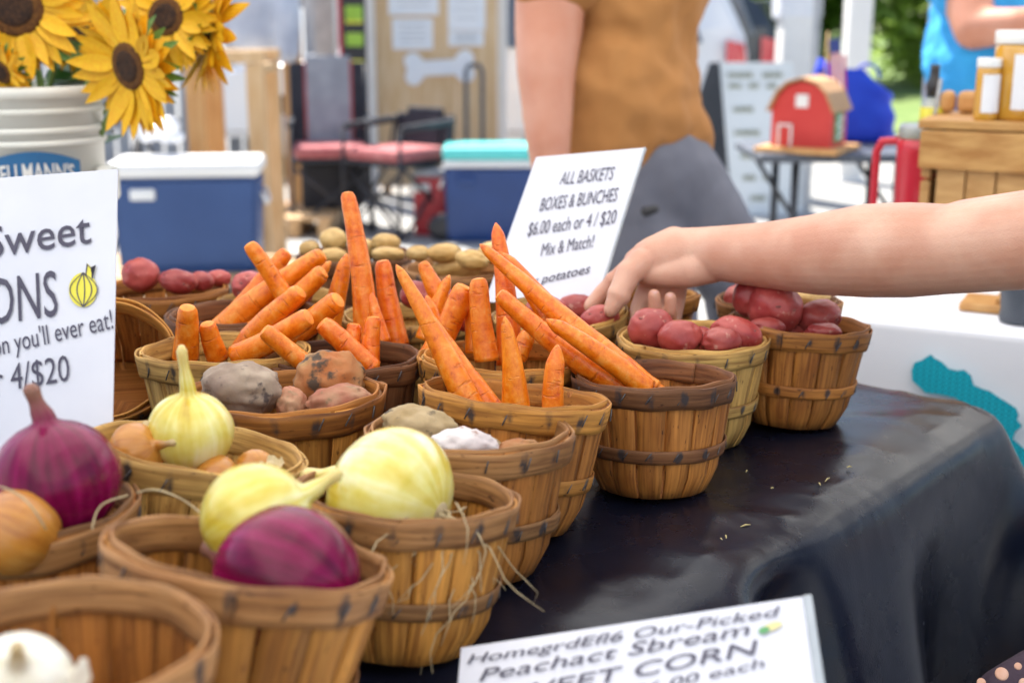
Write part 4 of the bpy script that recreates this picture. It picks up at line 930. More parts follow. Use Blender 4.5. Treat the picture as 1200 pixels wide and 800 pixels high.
# --- person in the bright blue shirt
M['blue_tee'] = mat('bright_blue_cotton', (.02, .25, .56), .85, (.03, .32, .66), scale=6, bump=.3, bscale=9)
BT = 4.5; kb = BT / F
def Q4(px, py, dt=0.0): return P(px, py, BT + dt)
bp_ = thing('person', Vector((Q4(1150, 80).x, Q4(1150, 80).y, 0)), 'person in bright blue shirt and jeans standing behind the honey jars', 'person')
mb = MB(); chain(mb, [Q4(1120, -60, -.1), Q4(1142, 34, -.22), Q4(1190, 30, -.30), Q4(1235, 22, -.30)], [34 * kb, 23 * kb, 19 * kb, 15 * kb]); chain(mb, [Q4(1235, 22, -.3), Q4(1262, 22, -.3)], [16 * kb, 10 * kb])
chain(mb, [Q4(1230, -60, .05), Q4(1290, 30, -.1), Q4(1262, 30, -.3)], [32 * kb, 22 * kb, 15 * kb]); chain(mb, [Q4(1165, -100), Q4(1165, -170)], [26 * kb, 25 * kb]); head(bp_, Q4(1165, -205), .105, (.1, -1, 0), M['hair'], mb)
fl = [[Q4(1128, 140), None, None], [Q4(1195, 140), None, None]]
for L in fl:
    L[1] = Vector((L[0].x, L[0].y, .5)); L[2] = Vector((L[0].x, L[0].y, .09)); chain(mb, L, [.08, .055, .045])
skinned('body', mb, M['skin2'], bp_, .01, 5)
mb = MB(); chain(mb, [Q4(1165, -75), Q4(1158, 10), Q4(1150, 72), Q4(1152, 92)], [62 * kb, 62 * kb, 67 * kb, 62 * kb]); chain(mb, [Q4(1150, 40, -.06), Q4(1145, 75, -.06)], [50 * kb, 52 * kb]); chain(mb, [Q4(1118, -85, -.04), Q4(1126, -10, -.13)], [40 * kb, 36 * kb]); chain(mb, [Q4(1220, -85), Q4(1262, -10)], [40 * kb, 36 * kb]); wrinkle(skinned('shirt', mb, M['blue_tee'], bp_, .011, 4), .1, .05)
mb = MB(); chain(mb, [Q4(1140, 122), Q4(1185, 122)], [52 * kb, 52 * kb])
for L in fl: chain(mb, [L[0], L[1], L[2]], [.12, .09, .08])
skinned('jeans', mb, M['denim'], bp_, .013, 5)
for L in fl:
    b = MB(); f = Vector((L[2].x, L[2].y, .045)); chain(b, [f + Vector((0, .05, 0)), f + Vector((0, -.15, -.006))], [.048, .04]); skinned('shoe', b, M['shoe'], bp_, .01)

# --- dotted bag on a crate by the table corner
c = P(1185, 800, 1.33); bag = thing('dotted_bag', Vector((c.x, c.y, .40)), 'dark plum bag with peach dots in the bottom right corner', 'bag')
mb = MB(); chain(mb, [c + Vector((.0, 0, -.02)), c + Vector((.10, .02, .012)), c + Vector((.2, .03, .0))], [.036, .05, .045]); chain(mb, [c + Vector((.02, 0, -.13)), c + Vector((.2, .02, -.13))], [.07, .08]); skinned('bag_body', mb, M['polka'], bag, .006, 5)
for (px, py, r) in ((1174, 789, 9), (1193, 780, 5), (1150, 799, 6), (1200, 800, 7)):
    q = P(px, py, 1.287); b = MB(); b.lathe([(r * 1.1 / F, -.0012), (r * 1.1 / F, .0004), (r * .8 / F, .0010)], 16, q, Vector((-.15, -.75, .65)).to_track_quat('Z', 'Y').to_matrix().to_4x4()); part('dot', b, M['peach'], bag)
slat_crate(Vector((c.x + .11, c.y + .02, 0)), (.36, .28, .385), .2, 'wooden slatted crate standing under the dotted bag', rows=4)

# ================================================================== white table at right and what stands on it
M['white_cloth'] = mat('white_printed_cloth', (.78, .78, .82), .75, (.81, .81, .85), scale=6, bump=.15, bscale=20)
def teal():
    m, n, l, b = new_mat('teal_knit_print'); tc = nd(n, 'ShaderNodeTexCoord'); mp = nd(n, 'ShaderNodeMapping'); l.new(tc.outputs['Object'], mp.inputs[0])
    sx = nd(n, 'ShaderNodeSeparateXYZ'); l.new(mp.outputs[0], sx.inputs[0])
    def mth(op, a, bb):
        x = nd(n, 'ShaderNodeMath', operation=op)
        for k, v in enumerate((a, bb)):
            if isinstance(v, (int, float)): x.inputs[k].default_value = v
            else: l.new(v, x.inputs[k])
        return x.outputs[0]
    u = mth('MULTIPLY', sx.outputs[0], 95); fr = mth('FRACT', u, 0); v = mth('ABSOLUTE', mth('SUBTRACT', fr, .5), 0)
    y = mth('FRACT', mth('ADD', mth('MULTIPLY', sx.outputs[1], 120), mth('MULTIPLY', v, 2.2)), 0)
    k = mth('LESS_THAN', y, .36); k2 = mth('MULTIPLY', k, mth('GREATER_THAN', v, .08))
    mx = nd(n, 'ShaderNodeMix', data_type='RGBA'); l.new(k2, mx.inputs[0]); mx.inputs[6].default_value = (.0, .47, .60, 1); mx.inputs[7].default_value = (.0, .14, .22, 1)
    l.new(mx.outputs[2], b.inputs['Base Color']); b.inputs['Roughness'].default_value = .7; return m
M['teal'] = teal()
WL = G(1012, 377.5, .75); WR = G(1200, 397, .75); U = (WR - WL).normalized(); NB = Vector((-U.y, U.x, 0))        # NB points away from the camera
WL = WL - U * .05; WLEN, WDEP = 1.75, .78
wt = thing('display_table', WL + U * WLEN / 2 + NB * WDEP / 2 - Vector((0, 0, .75)), 'white cloth covered display table behind the produce table', 'table')
ang = math.atan2(U.y, U.x); RW = Matrix.Rotation(ang, 3, 'Z')
b = MB(); b.box(WL + U * WLEN / 2 + NB * WDEP / 2 - Vector((0, 0, .022)), (WLEN - .01, WDEP - .01, .03), RW, .004); part('tabletop', b, M['white_plastic'], wt)
for a in (.1, WLEN - .1):
    for v in (.1, WDEP - .1):
        q = WL + U * a + NB * v; b = MB(); b.tube([Vector((q.x, q.y, 0)), Vector((q.x, q.y, .71))], .013, 8); part('leg', b, M['steel'], wt)
cl = MB(); pr = [(.0, .0), (-.003, -.003), (-.004, -.012), (-.006, -.06), (-.009, -.2), (-.012, -.4), (-.014, -.68)]
def clothring(ot, z):
    pts = []; cs = [(0, 0), (WLEN, 0), (WLEN, WDEP), (0, WDEP)]
    for k in range(4):
        (a0, v0), (a1, v1) = cs[k], cs[(k + 1) % 4]; d = Vector((a1 - a0, v1 - v0)).normalized(); n_ = Vector((d.y, -d.x)); n = 40 if k % 2 == 0 else 20
        for i in range(n):
            s = i / n; f = 0 if z > -.02 else .008 * math.sin(s * 26 + k) * sm(.02, .5, -z); cr = math.exp(-(min(s, 1 - s) / .04) ** 2) * .02 * sm(.02, .4, -z)
            pts.append(WL + U * (a0 + (a1 - a0) * s) + NB * (v0 + (v1 - v0) * s) + (U * n_.x + NB * n_.y) * (-ot + (f + cr)) + Vector((0, 0, z + .004)))
    return pts
rings = [clothring(o, z) for o, z in pr]; n = len(rings[0]); V = [p for r in rings for p in r]
Fc = [[j * n + k, (j + 1) * n + k, (j + 1) * n + (k + 1) % n, j * n + (k + 1) % n] for j in range(len(rings) - 1) for k in range(n)] + [list(range(n))]
cl.add(V, Fc); wcl = tag(link('tablecloth', cl.mesh('tablecloth', M['white_cloth'], WL)), 'white cloth with teal printed patch on the display table', 'tablecloth'); wcl.location = WL
# teal printed patch (traced), set 4 mm proud of the hanging front
poly = [(1068, 434), (1071, 425), (1080, 422), (1086, 418), (1091, 415), (1096, 420), (1104, 424), (1112, 432), (1122, 434), (1130, 433), (1138, 440), (1141, 451), (1150, 455), (1160, 458), (1170, 465), (1180, 471), (1191, 478), (1194, 486), (1192, 492), (1198, 499), (1190, 506), (1187, 514), (1194, 520), (1203, 528), (1210, 545), (1212, 570), (1206, 590), (1196, 596), (1180, 585), (1168, 560), (1160, 530), (1148, 505), (1135, 482), (1120, 466), (1100, 462), (1084, 460), (1076, 452), (1069, 446)]
def onfront(px, py):
    d = P(px, py, 1) - CAM; o = WL - NB * .026; t = (o - CAM).dot(NB) / d.dot(NB); return CAM + d * t
pts = [onfront(*p) for p in poly]; me = MB(); o0 = WL
loc = [Vector(((p - o0).dot(U), (p - o0).z, 0)) for p in pts]
me.add(loc, [list(range(len(loc)))], smooth=False)
o = link('printed_patch', me.mesh('printed_patch', M['teal']), wcl); o.rotation_euler = Matrix((U, Vector((0, 0, 1)), -NB)).transposed().to_euler(); o.location = -NB * .026

# crate with jars
def WT(px, py, back):
    """point on the display table's top under photo column px, given distance back from its near edge"""
    y = -(py - 400) / F; d = P(px, 400, 1) - CAM; o = WL + NB * back; t = (o - CAM).dot(NB) / d.dot(NB); q = CAM + d * t; return Vector((q.x, q.y, .756))
cA = WT(1060, 0, .42); cr = thing('display_crate', cA + U * .30 + NB * .14, 'rustic wooden display crate with knotty boards carrying honey jars', 'crate', None, RW)
CH = .305; CW, CDp = .60, .28
M['knotty'] = mat('knotty_pallet_board', (.38, .17, .04), .55, (.56, .31, .10), scale=7, stretch=(2, 9, 9), bump=.35)
for k in range(3):
    b = MB(); b.box((0, (k - 1) * CDp / 3, CH - .010), (CW + .012, CDp / 3 * .96, .018), bev=.003); part('top_board', b, M['knotty'], cr, False)
for nm, z, h in (('front_board', CH - .058, .072),):
    for sy in (-1, 1): b = MB(); b.box((0, sy * (CDp / 2 - .008), z), (CW, .018, h), bev=.003); part(nm, b, M['knotty'], cr, False)
for sx in (-1, 1):
    for k in range(3): b = MB(); b.box((sx * (CW / 2 - .012), 0, .05 + k * .092), (.018, CDp - .04, .085), bev=.003); part('side_board', b, M['crate'], cr, False)
for k in range(5): b = MB(); b.box((-CW / 2 + .06 + k * .055, -CDp / 2 + .02, .107), (.052, .014, .208), bev=.002); part('front_plank', b, M['crate'], cr, False)
b = MB(); b.box((0, CDp / 2 - .02, .107), (CW - .05, .014, .205), bev=.002); part('back_panel', b, M['crate'], cr, False)
c = cr.matrix_world; cw = cA + U * .30 + NB * .14
card = MB(); q = cw + U * .13 - NB * (CDp / 2 - .006) + Vector((0, 0, .10)); card.box(q, (.23, .004, .16), RW, .001); root = thing('paper_card', q - Vector((0, 0, .09)), 'white paper card standing in the mouth of the wooden crate', 'card'); part('sheet', card, M['paper'], root)
dd = MB(); dd.lathe([(.016, 0), (.016, .003)], 20, q + U * .02 + Vector((0, 0, .03)) - NB * .005, Matrix.Rotation(R(90), 4, 'X')); part('black_dot', dd, M['black_metal'], root)
M['honey'] = mat('amber_honey', (.56, .26, .02), .12, (.66, .36, .05), scale=9, coat=.8)
M['label_white'] = mat('white_jar_label', (.80, .80, .82), .6, (.77, .77, .8), scale=20)
def jar(px, back, rr, hh, label, ring=True, teal_=False):
    q = WT(px, 0, back); q.z = .756 + CH - .001; j = thing('honey_jar', q, label, 'jar', 'honey jars on the crate')
    b = MB(); b.lathe([(rr * .9, 0), (rr, .006), (rr, hh * .80), (rr * .93, hh * .86)], 28, q); part('glass_body', b, M['honey'], j)
    b = MB(); b.lathe([(rr * 1.0, hh * .85), (rr * 1.02, hh * .865), (rr * 1.02, hh * .985), (rr * .97, hh)], 28, q); part('lid', b, M['white_plastic'], j)
    V = []; Fc = []; n = 14
    for i in range(n + 1):
        a = -math.pi / 2 - .25 + (i / n - .5) * 1.7 + .35
        for z in (hh * .13, hh * .74): V.append(q + Vector((math.cos(a) * (rr + .001), math.sin(a) * (rr + .001), z)))
    for i in range(n): Fc.append([2 * i, 2 * i + 2, 2 * i + 3, 2 * i + 1])
    b = MB(); b.add(V, Fc); lb = part('paper_label', b, M['label_white'], j)
    if teal_:
        b = MB(); V = []
        for i in range(5):
            a = -math.pi / 2 + .62 + i * .06
            for z in (hh * .26, hh * .56): V.append(q + Vector((math.cos(a) * (rr + .003), math.sin(a) * (rr + .003), z)))
        b.add(V, [[2 * i, 2 * i + 2, 2 * i + 3, 2 * i + 1] for i in range(4)]); part('label_emblem', b, M['green_ink'], j)
jar(1131, .45, .022, .115, 'slim honey jar with white label, left of the wide one')
jar(1173, .50, .060, .165, 'wide honey jar with white lid and big white label', teal_=True)
jar(1196, .64, .045, .205, 'tall honey jar standing behind the wide one')
for k, (px, bk, lb) in enumerate(((1088, .62, 'small square wooden block at the left rear of the crate top'), (1112, .62, 'small rounded wooden block behind the slim jar'))):
    q = WT(px, 0, bk); b = MB(); b.box((q.x, q.y, .756 + CH + .022), (.03 if k == 0 else .045, .03, .045), RW, .012); solo('wooden_block', b, M['pine_dark'], (q.x, q.y, .756 + CH), lb, 'block', 'wooden blocks on the crate')
# red tumbler
M['red_enamel'] = mat('red_powder_coat', (.52, .012, .03), .4, (.56, .02, .045), scale=20, coat=.3)
q = WT(1062, 0, .56); tu = thing('tumbler', q, 'red insulated tumbler with side handle and clear lid', 'tumbler'); TH = .255
b = MB(); b.lathe([(.035, 0), (.037, .008), (.038, .09), (.046, .12), (.0475, TH - .02), (.0475, TH)], 28, q); part('body', b, M['red_enamel'], tu)
b = MB(); b.lathe([(.046, TH + .001), (.046, TH + .022), (.042, TH + .03), (.018, TH + .032)], 24, q); part('lid', b, M['acrylic'], tu)
hp = [(-.044, TH - .005), (-.078, TH - .008), (-.088, TH - .03), (-.088, TH - .14), (-.075, TH - .168), (-.040, TH - .18)]
pts = []
for i in range(len(hp) - 1):
    for k in range(4): s = k / 4; pts.append(q + U * (hp[i][0] + (hp[i + 1][0] - hp[i][0]) * s) + Vector((0, 0, hp[i][1] + (hp[i + 1][1] - hp[i][1]) * s)))
pts.append(q + U * hp[-1][0] + Vector((0, 0, hp[-1][1]))); b = MB(); b.tube(pts, .0085, 10); part('handle', b, M['red_enamel'], tu)
b = MB(); b.tube([q + U * .02 + Vector((0, 0, TH + .03)), q + U * .028 + Vector((0, 0, TH + .12))], .004, 8); part('straw', b, M['acrylic'], tu)
# bottle with yellow content
q = WT(1071, 0, .62); q.z = .756; bo = thing('squeeze_bottle', q, 'clear bottle with yellow band and dark cap beside the crate', 'bottle')
b = MB(); b.lathe([(.022, 0), (.023, .01), (.023, .30), (.012, .335)], 20, q); part('body', b, M['acrylic'], bo)
b = MB(); b.lathe([(.0238, .26), (.0238, .315)], 20, q); part('yellow_band', b, M['yellow_ink'], bo)
b = MB(); b.lathe([(.014, .336), (.016, .36), (.010, .375), (.009, .39), (.010, .40)], 16, q); part('cap', b, M['black_metal'], bo)
# dark cup and plank end at the right edge
M['charcoal'] = mat('charcoal_rubber', (.06, .07, .09), .5, (.08, .09, .11), scale=20)
q = WT(1194, 0, .10); cu = thing('cup', q, 'dark grey cup on the white table at the right edge', 'cup')
b = MB(); b.lathe([(.033, 0), (.036, .006), (.034, .02), (.042, .12), (.040, .122), (.032, .02)], 24, q); part('body', b, M['charcoal'], cu)
b = MB(); b.lathe([(.0435, .116), (.0435, .126), (.039, .130)], 24, q); part('lid', b, M['black_metal'], cu)
q = WT(1156, 0, .19); b = MB(); b.box((q.x, q.y, .763), (.09, .10, .014), RW, .003); b.box((q.x + .03, q.y, .776), (.03, .10, .012), RW, .003); solo('cutting_board', b, M['pine_dark'], (q.x, q.y, .756), 'small orange wooden board lying on the white table', 'board')

# ================================================================== dark folding table, barn birdhouse, blue bag
DT = 4.9
dl, dr = P(888, 188, DT), P(1034, 190, DT); zt = .735
dtb = thing('folding_table', Vector(((dl.x + dr.x) / 2 + .1, dl.y + .25, 0)), 'dark grey folding table carrying the red barn', 'table')
b = MB(); b.box(((dl.x + dr.x) / 2 + .1, dl.y + .25, zt), (dr.x - dl.x + .2, .55, .035), bev=.012); part('tabletop', b, M['charcoal'], dtb)
for sx in (dl.x + .16, dr.x + .08):
    for sy in (.06, .44):
        b = MB(); b.tube([Vector((sx, dl.y + sy, 0)), Vector((sx, dl.y + sy, zt - .015))], .016, 8); part('leg', b, M['black_metal'], dtb)
    b = MB(); b.tube([Vector((sx, dl.y + .06, .35)), Vector((sx, dl.y + .44, .35))], .012, 8); part('crossbar', b, M['black_metal'], dtb)
    b = MB(); b.tube([Vector((sx, dl.y + .07, .5)), Vector((sx + .13 * (1 if sx < 1.1 else -1), dl.y + .2, zt - .02))], .010, 8); part('brace', b, M['black_metal'], dtb)
M['barn_red'] = mat('barn_red_paint', (.55, .03, .025), .55, (.60, .045, .035), scale=12)
M['cedar'] = mat('cedar_shingle', (.42, .21, .09), .7, (.52, .30, .14), scale=14, stretch=(1, 6, 6))
M['trim_white'] = mat('white_trim_paint', (.80, .78, .74), .6, (.76, .74, .7), scale=10)
bc = P(946, 182, DT + .12); bc.z = zt + .018; rb = Matrix.Rotation(R(-30), 3, 'Z')
bn = thing('barn_birdhouse', bc, 'little red barn birdhouse with curved wooden roof on the dark table', 'birdhouse', None, rb)
bw, bd, k = .235, .20, .0
b = MB(); b.box((0, 0, .010), (bw + .09, bd + .13, .020), bev=.004); part('base_board', b, M['pine_dark'], bn, False)
pf = [(-bw / 2, .02), (bw / 2, .02), (bw / 2, .165), (bw * .40, .215), (bw * .24, .252), (0, .268), (-bw * .24, .252), (-bw * .40, .215), (-bw / 2, .165)]
b = MB(); b.prism(pf, bd, Matrix.Rotation(R(90), 4, 'X') @ Matrix.Translation((0, 0, -bd / 2))); part('walls', b, M['barn_red'], bn, False)
rp_ = [(-bw / 2 - .012, .150), (-bw / 2 - .005, .168), (-bw * .415, .222), (-bw * .25, .260), (0, .277), (bw * .25, .260), (bw * .415, .222), (bw / 2 + .005, .168), (bw / 2 + .012, .150)]
for i in range(8):
    (x0, z0), (x1, z1) = rp_[i], rp_[i + 1]; d = Vector((x1 - x0, 0, z1 - z0)); an = math.atan2(z1 - z0, x1 - x0)
    b = MB(); b.box(((x0 + x1) / 2, -.002, (z0 + z1) / 2 + .004), (d.length * 1.02, bd + .05, .009), Matrix.Rotation(-an, 3, 'Y'), .001); part('roof_slat', b, M['cedar'], bn, False)
fy = -bd / 2 - .003
b = MB(); b.box((.0, fy, .195), (.05, .006, .05), bev=.008); part('loft_window', b, M['trim_white'], bn, False)
for (x, z, sx, sz) in ((-.088, .065, .009, .085), (-.038, .065, .009, .085), (-.063, .103, .059, .009)):
    b = MB(); b.box((x, fy, z), (sx, .006, sz), bev=.001); part('door_frame', b, M['trim_white'], bn, False)
b = MB(); b.box((bw / 2 + .003, -.01, .095), (.006, .10, .11), bev=.001); part('side_panel', b, M['green_ink'], bn, False)
for j in range(4): b = MB(); b.box((bw / 2 + .0075, -.01 + (.012 if j % 2 else -.008), .06 + j * .023), (.003, .052, .012)); part('painted_mark', b, M['trim_white'], bn, False)
# royal blue reusable bag
M['royal'] = mat('royal_blue_fabric', (.006, .03, .46), .5, (.01, .06, .58), scale=7, bump=.4, bscale=12)
gc = P(1000, 150, DT + .5); gc.z = zt + .018
bg_ = thing('shopping_bag', gc, 'royal blue shopping bag slumped behind the red barn', 'bag')
V = []; Fc = []; nu, nvv = 40, 12
for j in range(nvv + 1):
    z = .30 * j / nvv
    for i in range(nu):
        a = 2 * math.pi * i / nu; ex = .45; sx = math.copysign(abs(math.cos(a)) ** ex, math.cos(a)); sy = math.copysign(abs(math.sin(a)) ** ex, math.sin(a)); f = 1 + .10 * nz((sx, sy, z * 9), 1.6, 4)
        sag = .09 * (j / nvv) ** 2 * sm(-.2, 1, sx) + (.02 * nz((sx * 2, sy, 3), 1.5) * j / nvv)
        V.append(gc + Vector((sx * (.165 - .03 * (j / nvv)) * f, sy * .10 * f, z - sag)))
for j in range(nvv):
    for i in range(nu): Fc.append([j * nu + i, j * nu + (i + 1) % nu, (j + 1) * nu + (i + 1) % nu, (j + 1) * nu + i])
Fc.append(list(range(nu))[::-1]); b = MB(); b.add(V, Fc); part('bag_body', b, M['royal'], bg_)
b = MB(); b.add([gc + Vector(p) for p in ((-.20, -.01, .22), (-.17, -.02, .345), (-.12, -.01, .325), (-.06, 0, .30), (-.08, .03, .22), (-.14, .05, .25))], [[0, 1, 2, 3], [3, 2, 5, 4], [0, 3, 4], [1, 0, 5], [1, 5, 2]]); part('open_flap', b, M['royal'], bg_)
pts = [gc + Vector((.05 * math.cos(t) + .02, -.09, .26 + .06 * math.sin(t))) for t in [math.pi * j / 10 for j in range(11)]]; b = MB(); b.tube(pts, .007, 6); part('strap', b, M['royal'], bg_)
# small flag
fp = P(972, 88, DT + .3); fl_ = thing('small_flag', Vector((fp.x, fp.y, zt + .018)), 'tiny striped flag on a stick above the red barn', 'flag')
b = MB(); b.tube([Vector((fp.x - .02, fp.y, zt + .018)), fp + Vector((-.015, 0, .17))], .004, 6); part('stick', b, M['pine'], fl_)
M['flag_red'] = mat('flag_red', (.55, .05, .07), .7, (.6, .08, .09), scale=20); M['flag_blue'] = mat('flag_blue', (.03, .05, .2), .7, (.05, .07, .24), scale=20)
for j in range(5):
    b = MB(); V = []
    for i in range(7):
        s = i / 6; x = .004 + .014 * j; V += [fp + Vector((x + .012 * s - .01, .008 * math.sin(s * 5), .12 - s * .19 - .01 * j)), fp + Vector((x + .0135 + .012 * s - .01, .008 * math.sin(s * 5 + .4), .115 - s * .19 - .01 * j))]
    b.add(V, [[2 * i, 2 * i + 1, 2 * i + 3, 2 * i + 2] for i in range(6)]); part('stripe', b, M['flag_red'] if j % 2 == 0 else M['paper'], fl_)
b = MB(); b.box(fp + Vector((.014, -.008, .115)), (.045, .003, .055), Matrix.Rotation(R(-10), 3, 'Y')); part('blue_field', b, M['flag_blue'], fl_)

# ================================================================== A-frame menu board
ac = G(888, 252, 0); ab = thing('menu_board', ac, 'white A-frame menu board with black frame and rows of small writing', 'sign')
M['board_white'] = mat('pale_menu_board', (.70, .72, .70), .5, (.74, .76, .74), scale=5); M['olive_ink'] = mat('olive_marker', (.22, .23, .12), .7, (.32, .32, .2), scale=40)
aw, ah = .60, .98
def AB(x, z, off=0.0): return ac + Vector((x + .0, .0 + z * .20 - off, z))
b = MB(); V = [AB(-.17, 0.0), AB(.33, 0), AB(.22, ah), AB(-.26, ah)]; b.add(V + [v + Vector((0, .025, 0)) for v in V], [[0, 1, 2, 3], [7, 6, 5, 4], [0, 4, 5, 1], [1, 5, 6, 2], [2, 6, 7, 3], [3, 7, 4, 0]], smooth=False); part('front_panel', b, M['board_white'], ab)
b = MB(); V = [AB(-.58, 0, -.30), AB(-.172, 0, .01), AB(-.262, ah, .01), AB(-.30, ah, -.03)]; b.add(V + [v + Vector((-.02, .02, 0)) for v in V], [[0, 1, 2, 3], [7, 6, 5, 4], [0, 4, 5, 1], [1, 5, 6, 2], [2, 6, 7, 3], [3, 7, 4, 0]], smooth=False); part('side_frame', b, M['black_metal'], ab)
b = MB(); V = [AB(-.50, 0, -.62), AB(.20, 0, -.62), AB(.20, ah, -.05), AB(-.28, ah, -.05)]; b.add(V + [v + Vector((0, .02, 0)) for v in V], [[0, 1, 2, 3], [7, 6, 5, 4], [0, 4, 5, 1], [1, 5, 6, 2], [2, 6, 7, 3], [3, 7, 4, 0]], smooth=False); part('rear_panel', b, M['black_metal'], ab)
rn = random.Random(4)
for zz, words in ((.90, ((-.21, .17), (.02, .14))), (.83, ((-.20, .1), (-.07, .08), (.05, .08))), (.68, ((-.17, .15),)), (.53, ((-.16, .17),)), (.38, ((-.12, .16),)), (.24, ((-.10, .1), (.03, .1))), (.11, ((-.05, .11), (.08, .10)))):
    for x, w_ in words:
        mb = MB(); nlet = int(w_ / .017); xx = x
        for q in range(nlet):
            p = AB(xx + .007, zz, .006); hgt = rn.choice((.028, .036, .04)); mb.box(p + Vector((0, 0, .0)), (.009, .002, hgt)); mb.box(p + Vector((.004, 0, rn.choice((-.012, 0, .012)))), (.010, .002, .007)); xx += .017
        tag(part('written_word', mb, M['olive_ink'], ab), kind='stuff')

# ================================================================== coolers
def cooler(px, t, base, W, D, Hh, body, lid, label, band=None, wheels=False, ang=0.0, dx=0.0):
    q = P(px, 300, t); c = Vector((q.x, q.y + D / 2, base)); Rz = Matrix.Rotation(ang, 3, 'Z'); r = thing('cooler', c, label, 'cooler', 'picnic coolers', Rz)
    b = MB(); lh = Hh * .14; V = []
    for z, s in ((0, .93), (.02, .95), (Hh - lh, 1.0)):
        V += [(-W / 2 * s, -D / 2 * s, z), (W / 2 * s, -D / 2 * s, z), (W / 2 * s, D / 2 * s, z), (-W / 2 * s, D / 2 * s, z)]
    bm = bmesh.new(); vv = [bm.verts.new(p) for p in V]
    for j in range(2):
        for i in range(4): bm.faces.new([vv[j * 4 + i], vv[j * 4 + (i + 1) % 4], vv[(j + 1) * 4 + (i + 1) % 4], vv[(j + 1) * 4 + i]])
    bm.faces.new(vv[0:4][::-1]); bm.faces.new(vv[8:12]); bmesh.ops.bevel(bm, geom=[e for e in bm.edges], offset=.018, segments=2, affect='EDGES'); bm.verts.index_update()
    b.add([v.co.copy() for v in bm.verts], [[v.index for v in f.verts] for f in bm.faces], smooth=False); bm.free(); part('body', b, body, r, False)
    z0 = Hh - lh
    if band: b = MB(); b.box((0, 0, z0 + .022), (W * 1.025, D * 1.03, .044), bev=.015); part('white_band', b, band, r, False); z0 += .046
    b = MB(); b.box((0, 0, z0 + lh / 2), (W * 1.04, D * 1.05, lh), bev=.022); part('lid', b, lid, r, False)
    b = MB(); b.box((-W * .28, -D / 2 - .012, Hh * .72), (.11, .02, .05), bev=.008); part('latch_handle', b, M['white_plastic'] if not band else body, r, False)
    for sx in (-1, 1): b = MB(); b.tube([Vector((sx * (W / 2 + .012), -.1, Hh * .7)), Vector((sx * (W / 2 + .03), -.08, Hh * .6)), Vector((sx * (W / 2 + .03), .08, Hh * .6)), Vector((sx * (W / 2 + .012), .1, Hh * .7))], .009, 8); part('side_handle', b, M['white_plastic'], r, False)
    if wheels:
        for sy in (-1,): b = MB(); b.lathe([(.03, -.02), (.075, -.02), (.08, 0), (.075, .02), (.03, .02)], 24, (-W / 2 - .02, -D / 2 + .05, .08), Matrix.Rotation(R(90), 4, 'X')); part('wheel', b, M['black_metal'], r, False)
    return r
M['cooler_blue'] = mat('navy_cooler_plastic', (.02, .06, .185), .4, (.028, .075, .215), scale=4); M['cooler_blue2'] = mat('royal_cooler_plastic', (.010, .045, .17), .35, (.014, .055, .2), scale=4)
M['aqua'] = mat('aqua_plastic', (.10, .62, .58), .4, (.14, .68, .64), scale=6); M['cooler_red'] = mat('red_cooler_plastic', (.45, .02, .03), .4, (.5, .03, .04), scale=6); M['mid_grey'] = mat('mid_grey_plastic', (.28, .29, .31), .5, (.33, .34, .36), scale=8)
M['cooler_white'] = mat('white_cooler_lid', (.78, .77, .74), .4, (.82, .81, .78), scale=5)
cooler(215, 5.75, .14, .64, .38, .50, M['cooler_blue'], M['cooler_white'], 'large blue cooler with white lid behind the onion sign', ang=R(6))
cooler(578, 7.45, 0, .56, .40, .50, M['cooler_blue2'], M['aqua'], 'blue cooler with aqua lid and white band beside the price sign', band=M['white_plastic'], wheels=True)
cooler(505, 7.7, 0, .20, .20, .40, M['cooler_red'], M['mid_grey'], 'small red cooler with grey top next to the blue wheeled one')
# low pallet under the white lidded cooler and a loose one behind it
def pallet(c, W, D, label, hgt=.14, n=6):
    r = thing('pallet', c, label, 'pallet', 'wooden pallets')
    for k in range(n): b = MB(); b.box((0, (k - (n - 1) / 2) * D / n, hgt - .011), (W, D / n * .82, .02), bev=.002); part('deck_board', b, M['pine'], r, False)
    for k in range(3): b = MB(); b.box(((k - 1) * (W / 2 - .05), 0, (hgt - .022) / 2), (.07, D, hgt - .022), bev=.003); part('stringer', b, M['pine'], r, False)
q = P(215, 300, 5.75); pallet(Vector((q.x, q.y + .2, 0)), .95, .62, 'pallet under the white lidded cooler')
q = G(345, 262, .08); pallet(Vector((q.x, q.y + .25, 0)), .46, .6, 'loose low pallet right of the pine rack', .12, 5)
M['film'] = mat('crumpled_white_plastic', (.78, .78, .80), .3, (.72, .73, .76), scale=18)
q = P(190, 180, 5.95); c = Vector((q.x, q.y, .715)); mb = MB(); bm = bmesh.new(); bmesh.ops.create_icosphere(bm, subdivisions=4, radius=1)
for v in bm.verts: n_ = v.co.normalized(); k = 1 + .35 * nz(n_, 1.8, 2) + .12 * nz(n_, 5, 3); v.co = Vector((n_.x * .10 * k, n_.y * .08 * k, max(n_.z, -.6) * .065 * k))
bm.verts.index_update(); mb.add([v.co + c + Vector((0, 0, .035)) for v in bm.verts], [[v.index for v in f.verts] for f in bm.faces]); bm.free(); solo('plastic_bag', mb, M['film'], c, 'crumpled white plastic bag on the cooler lid', 'bag')

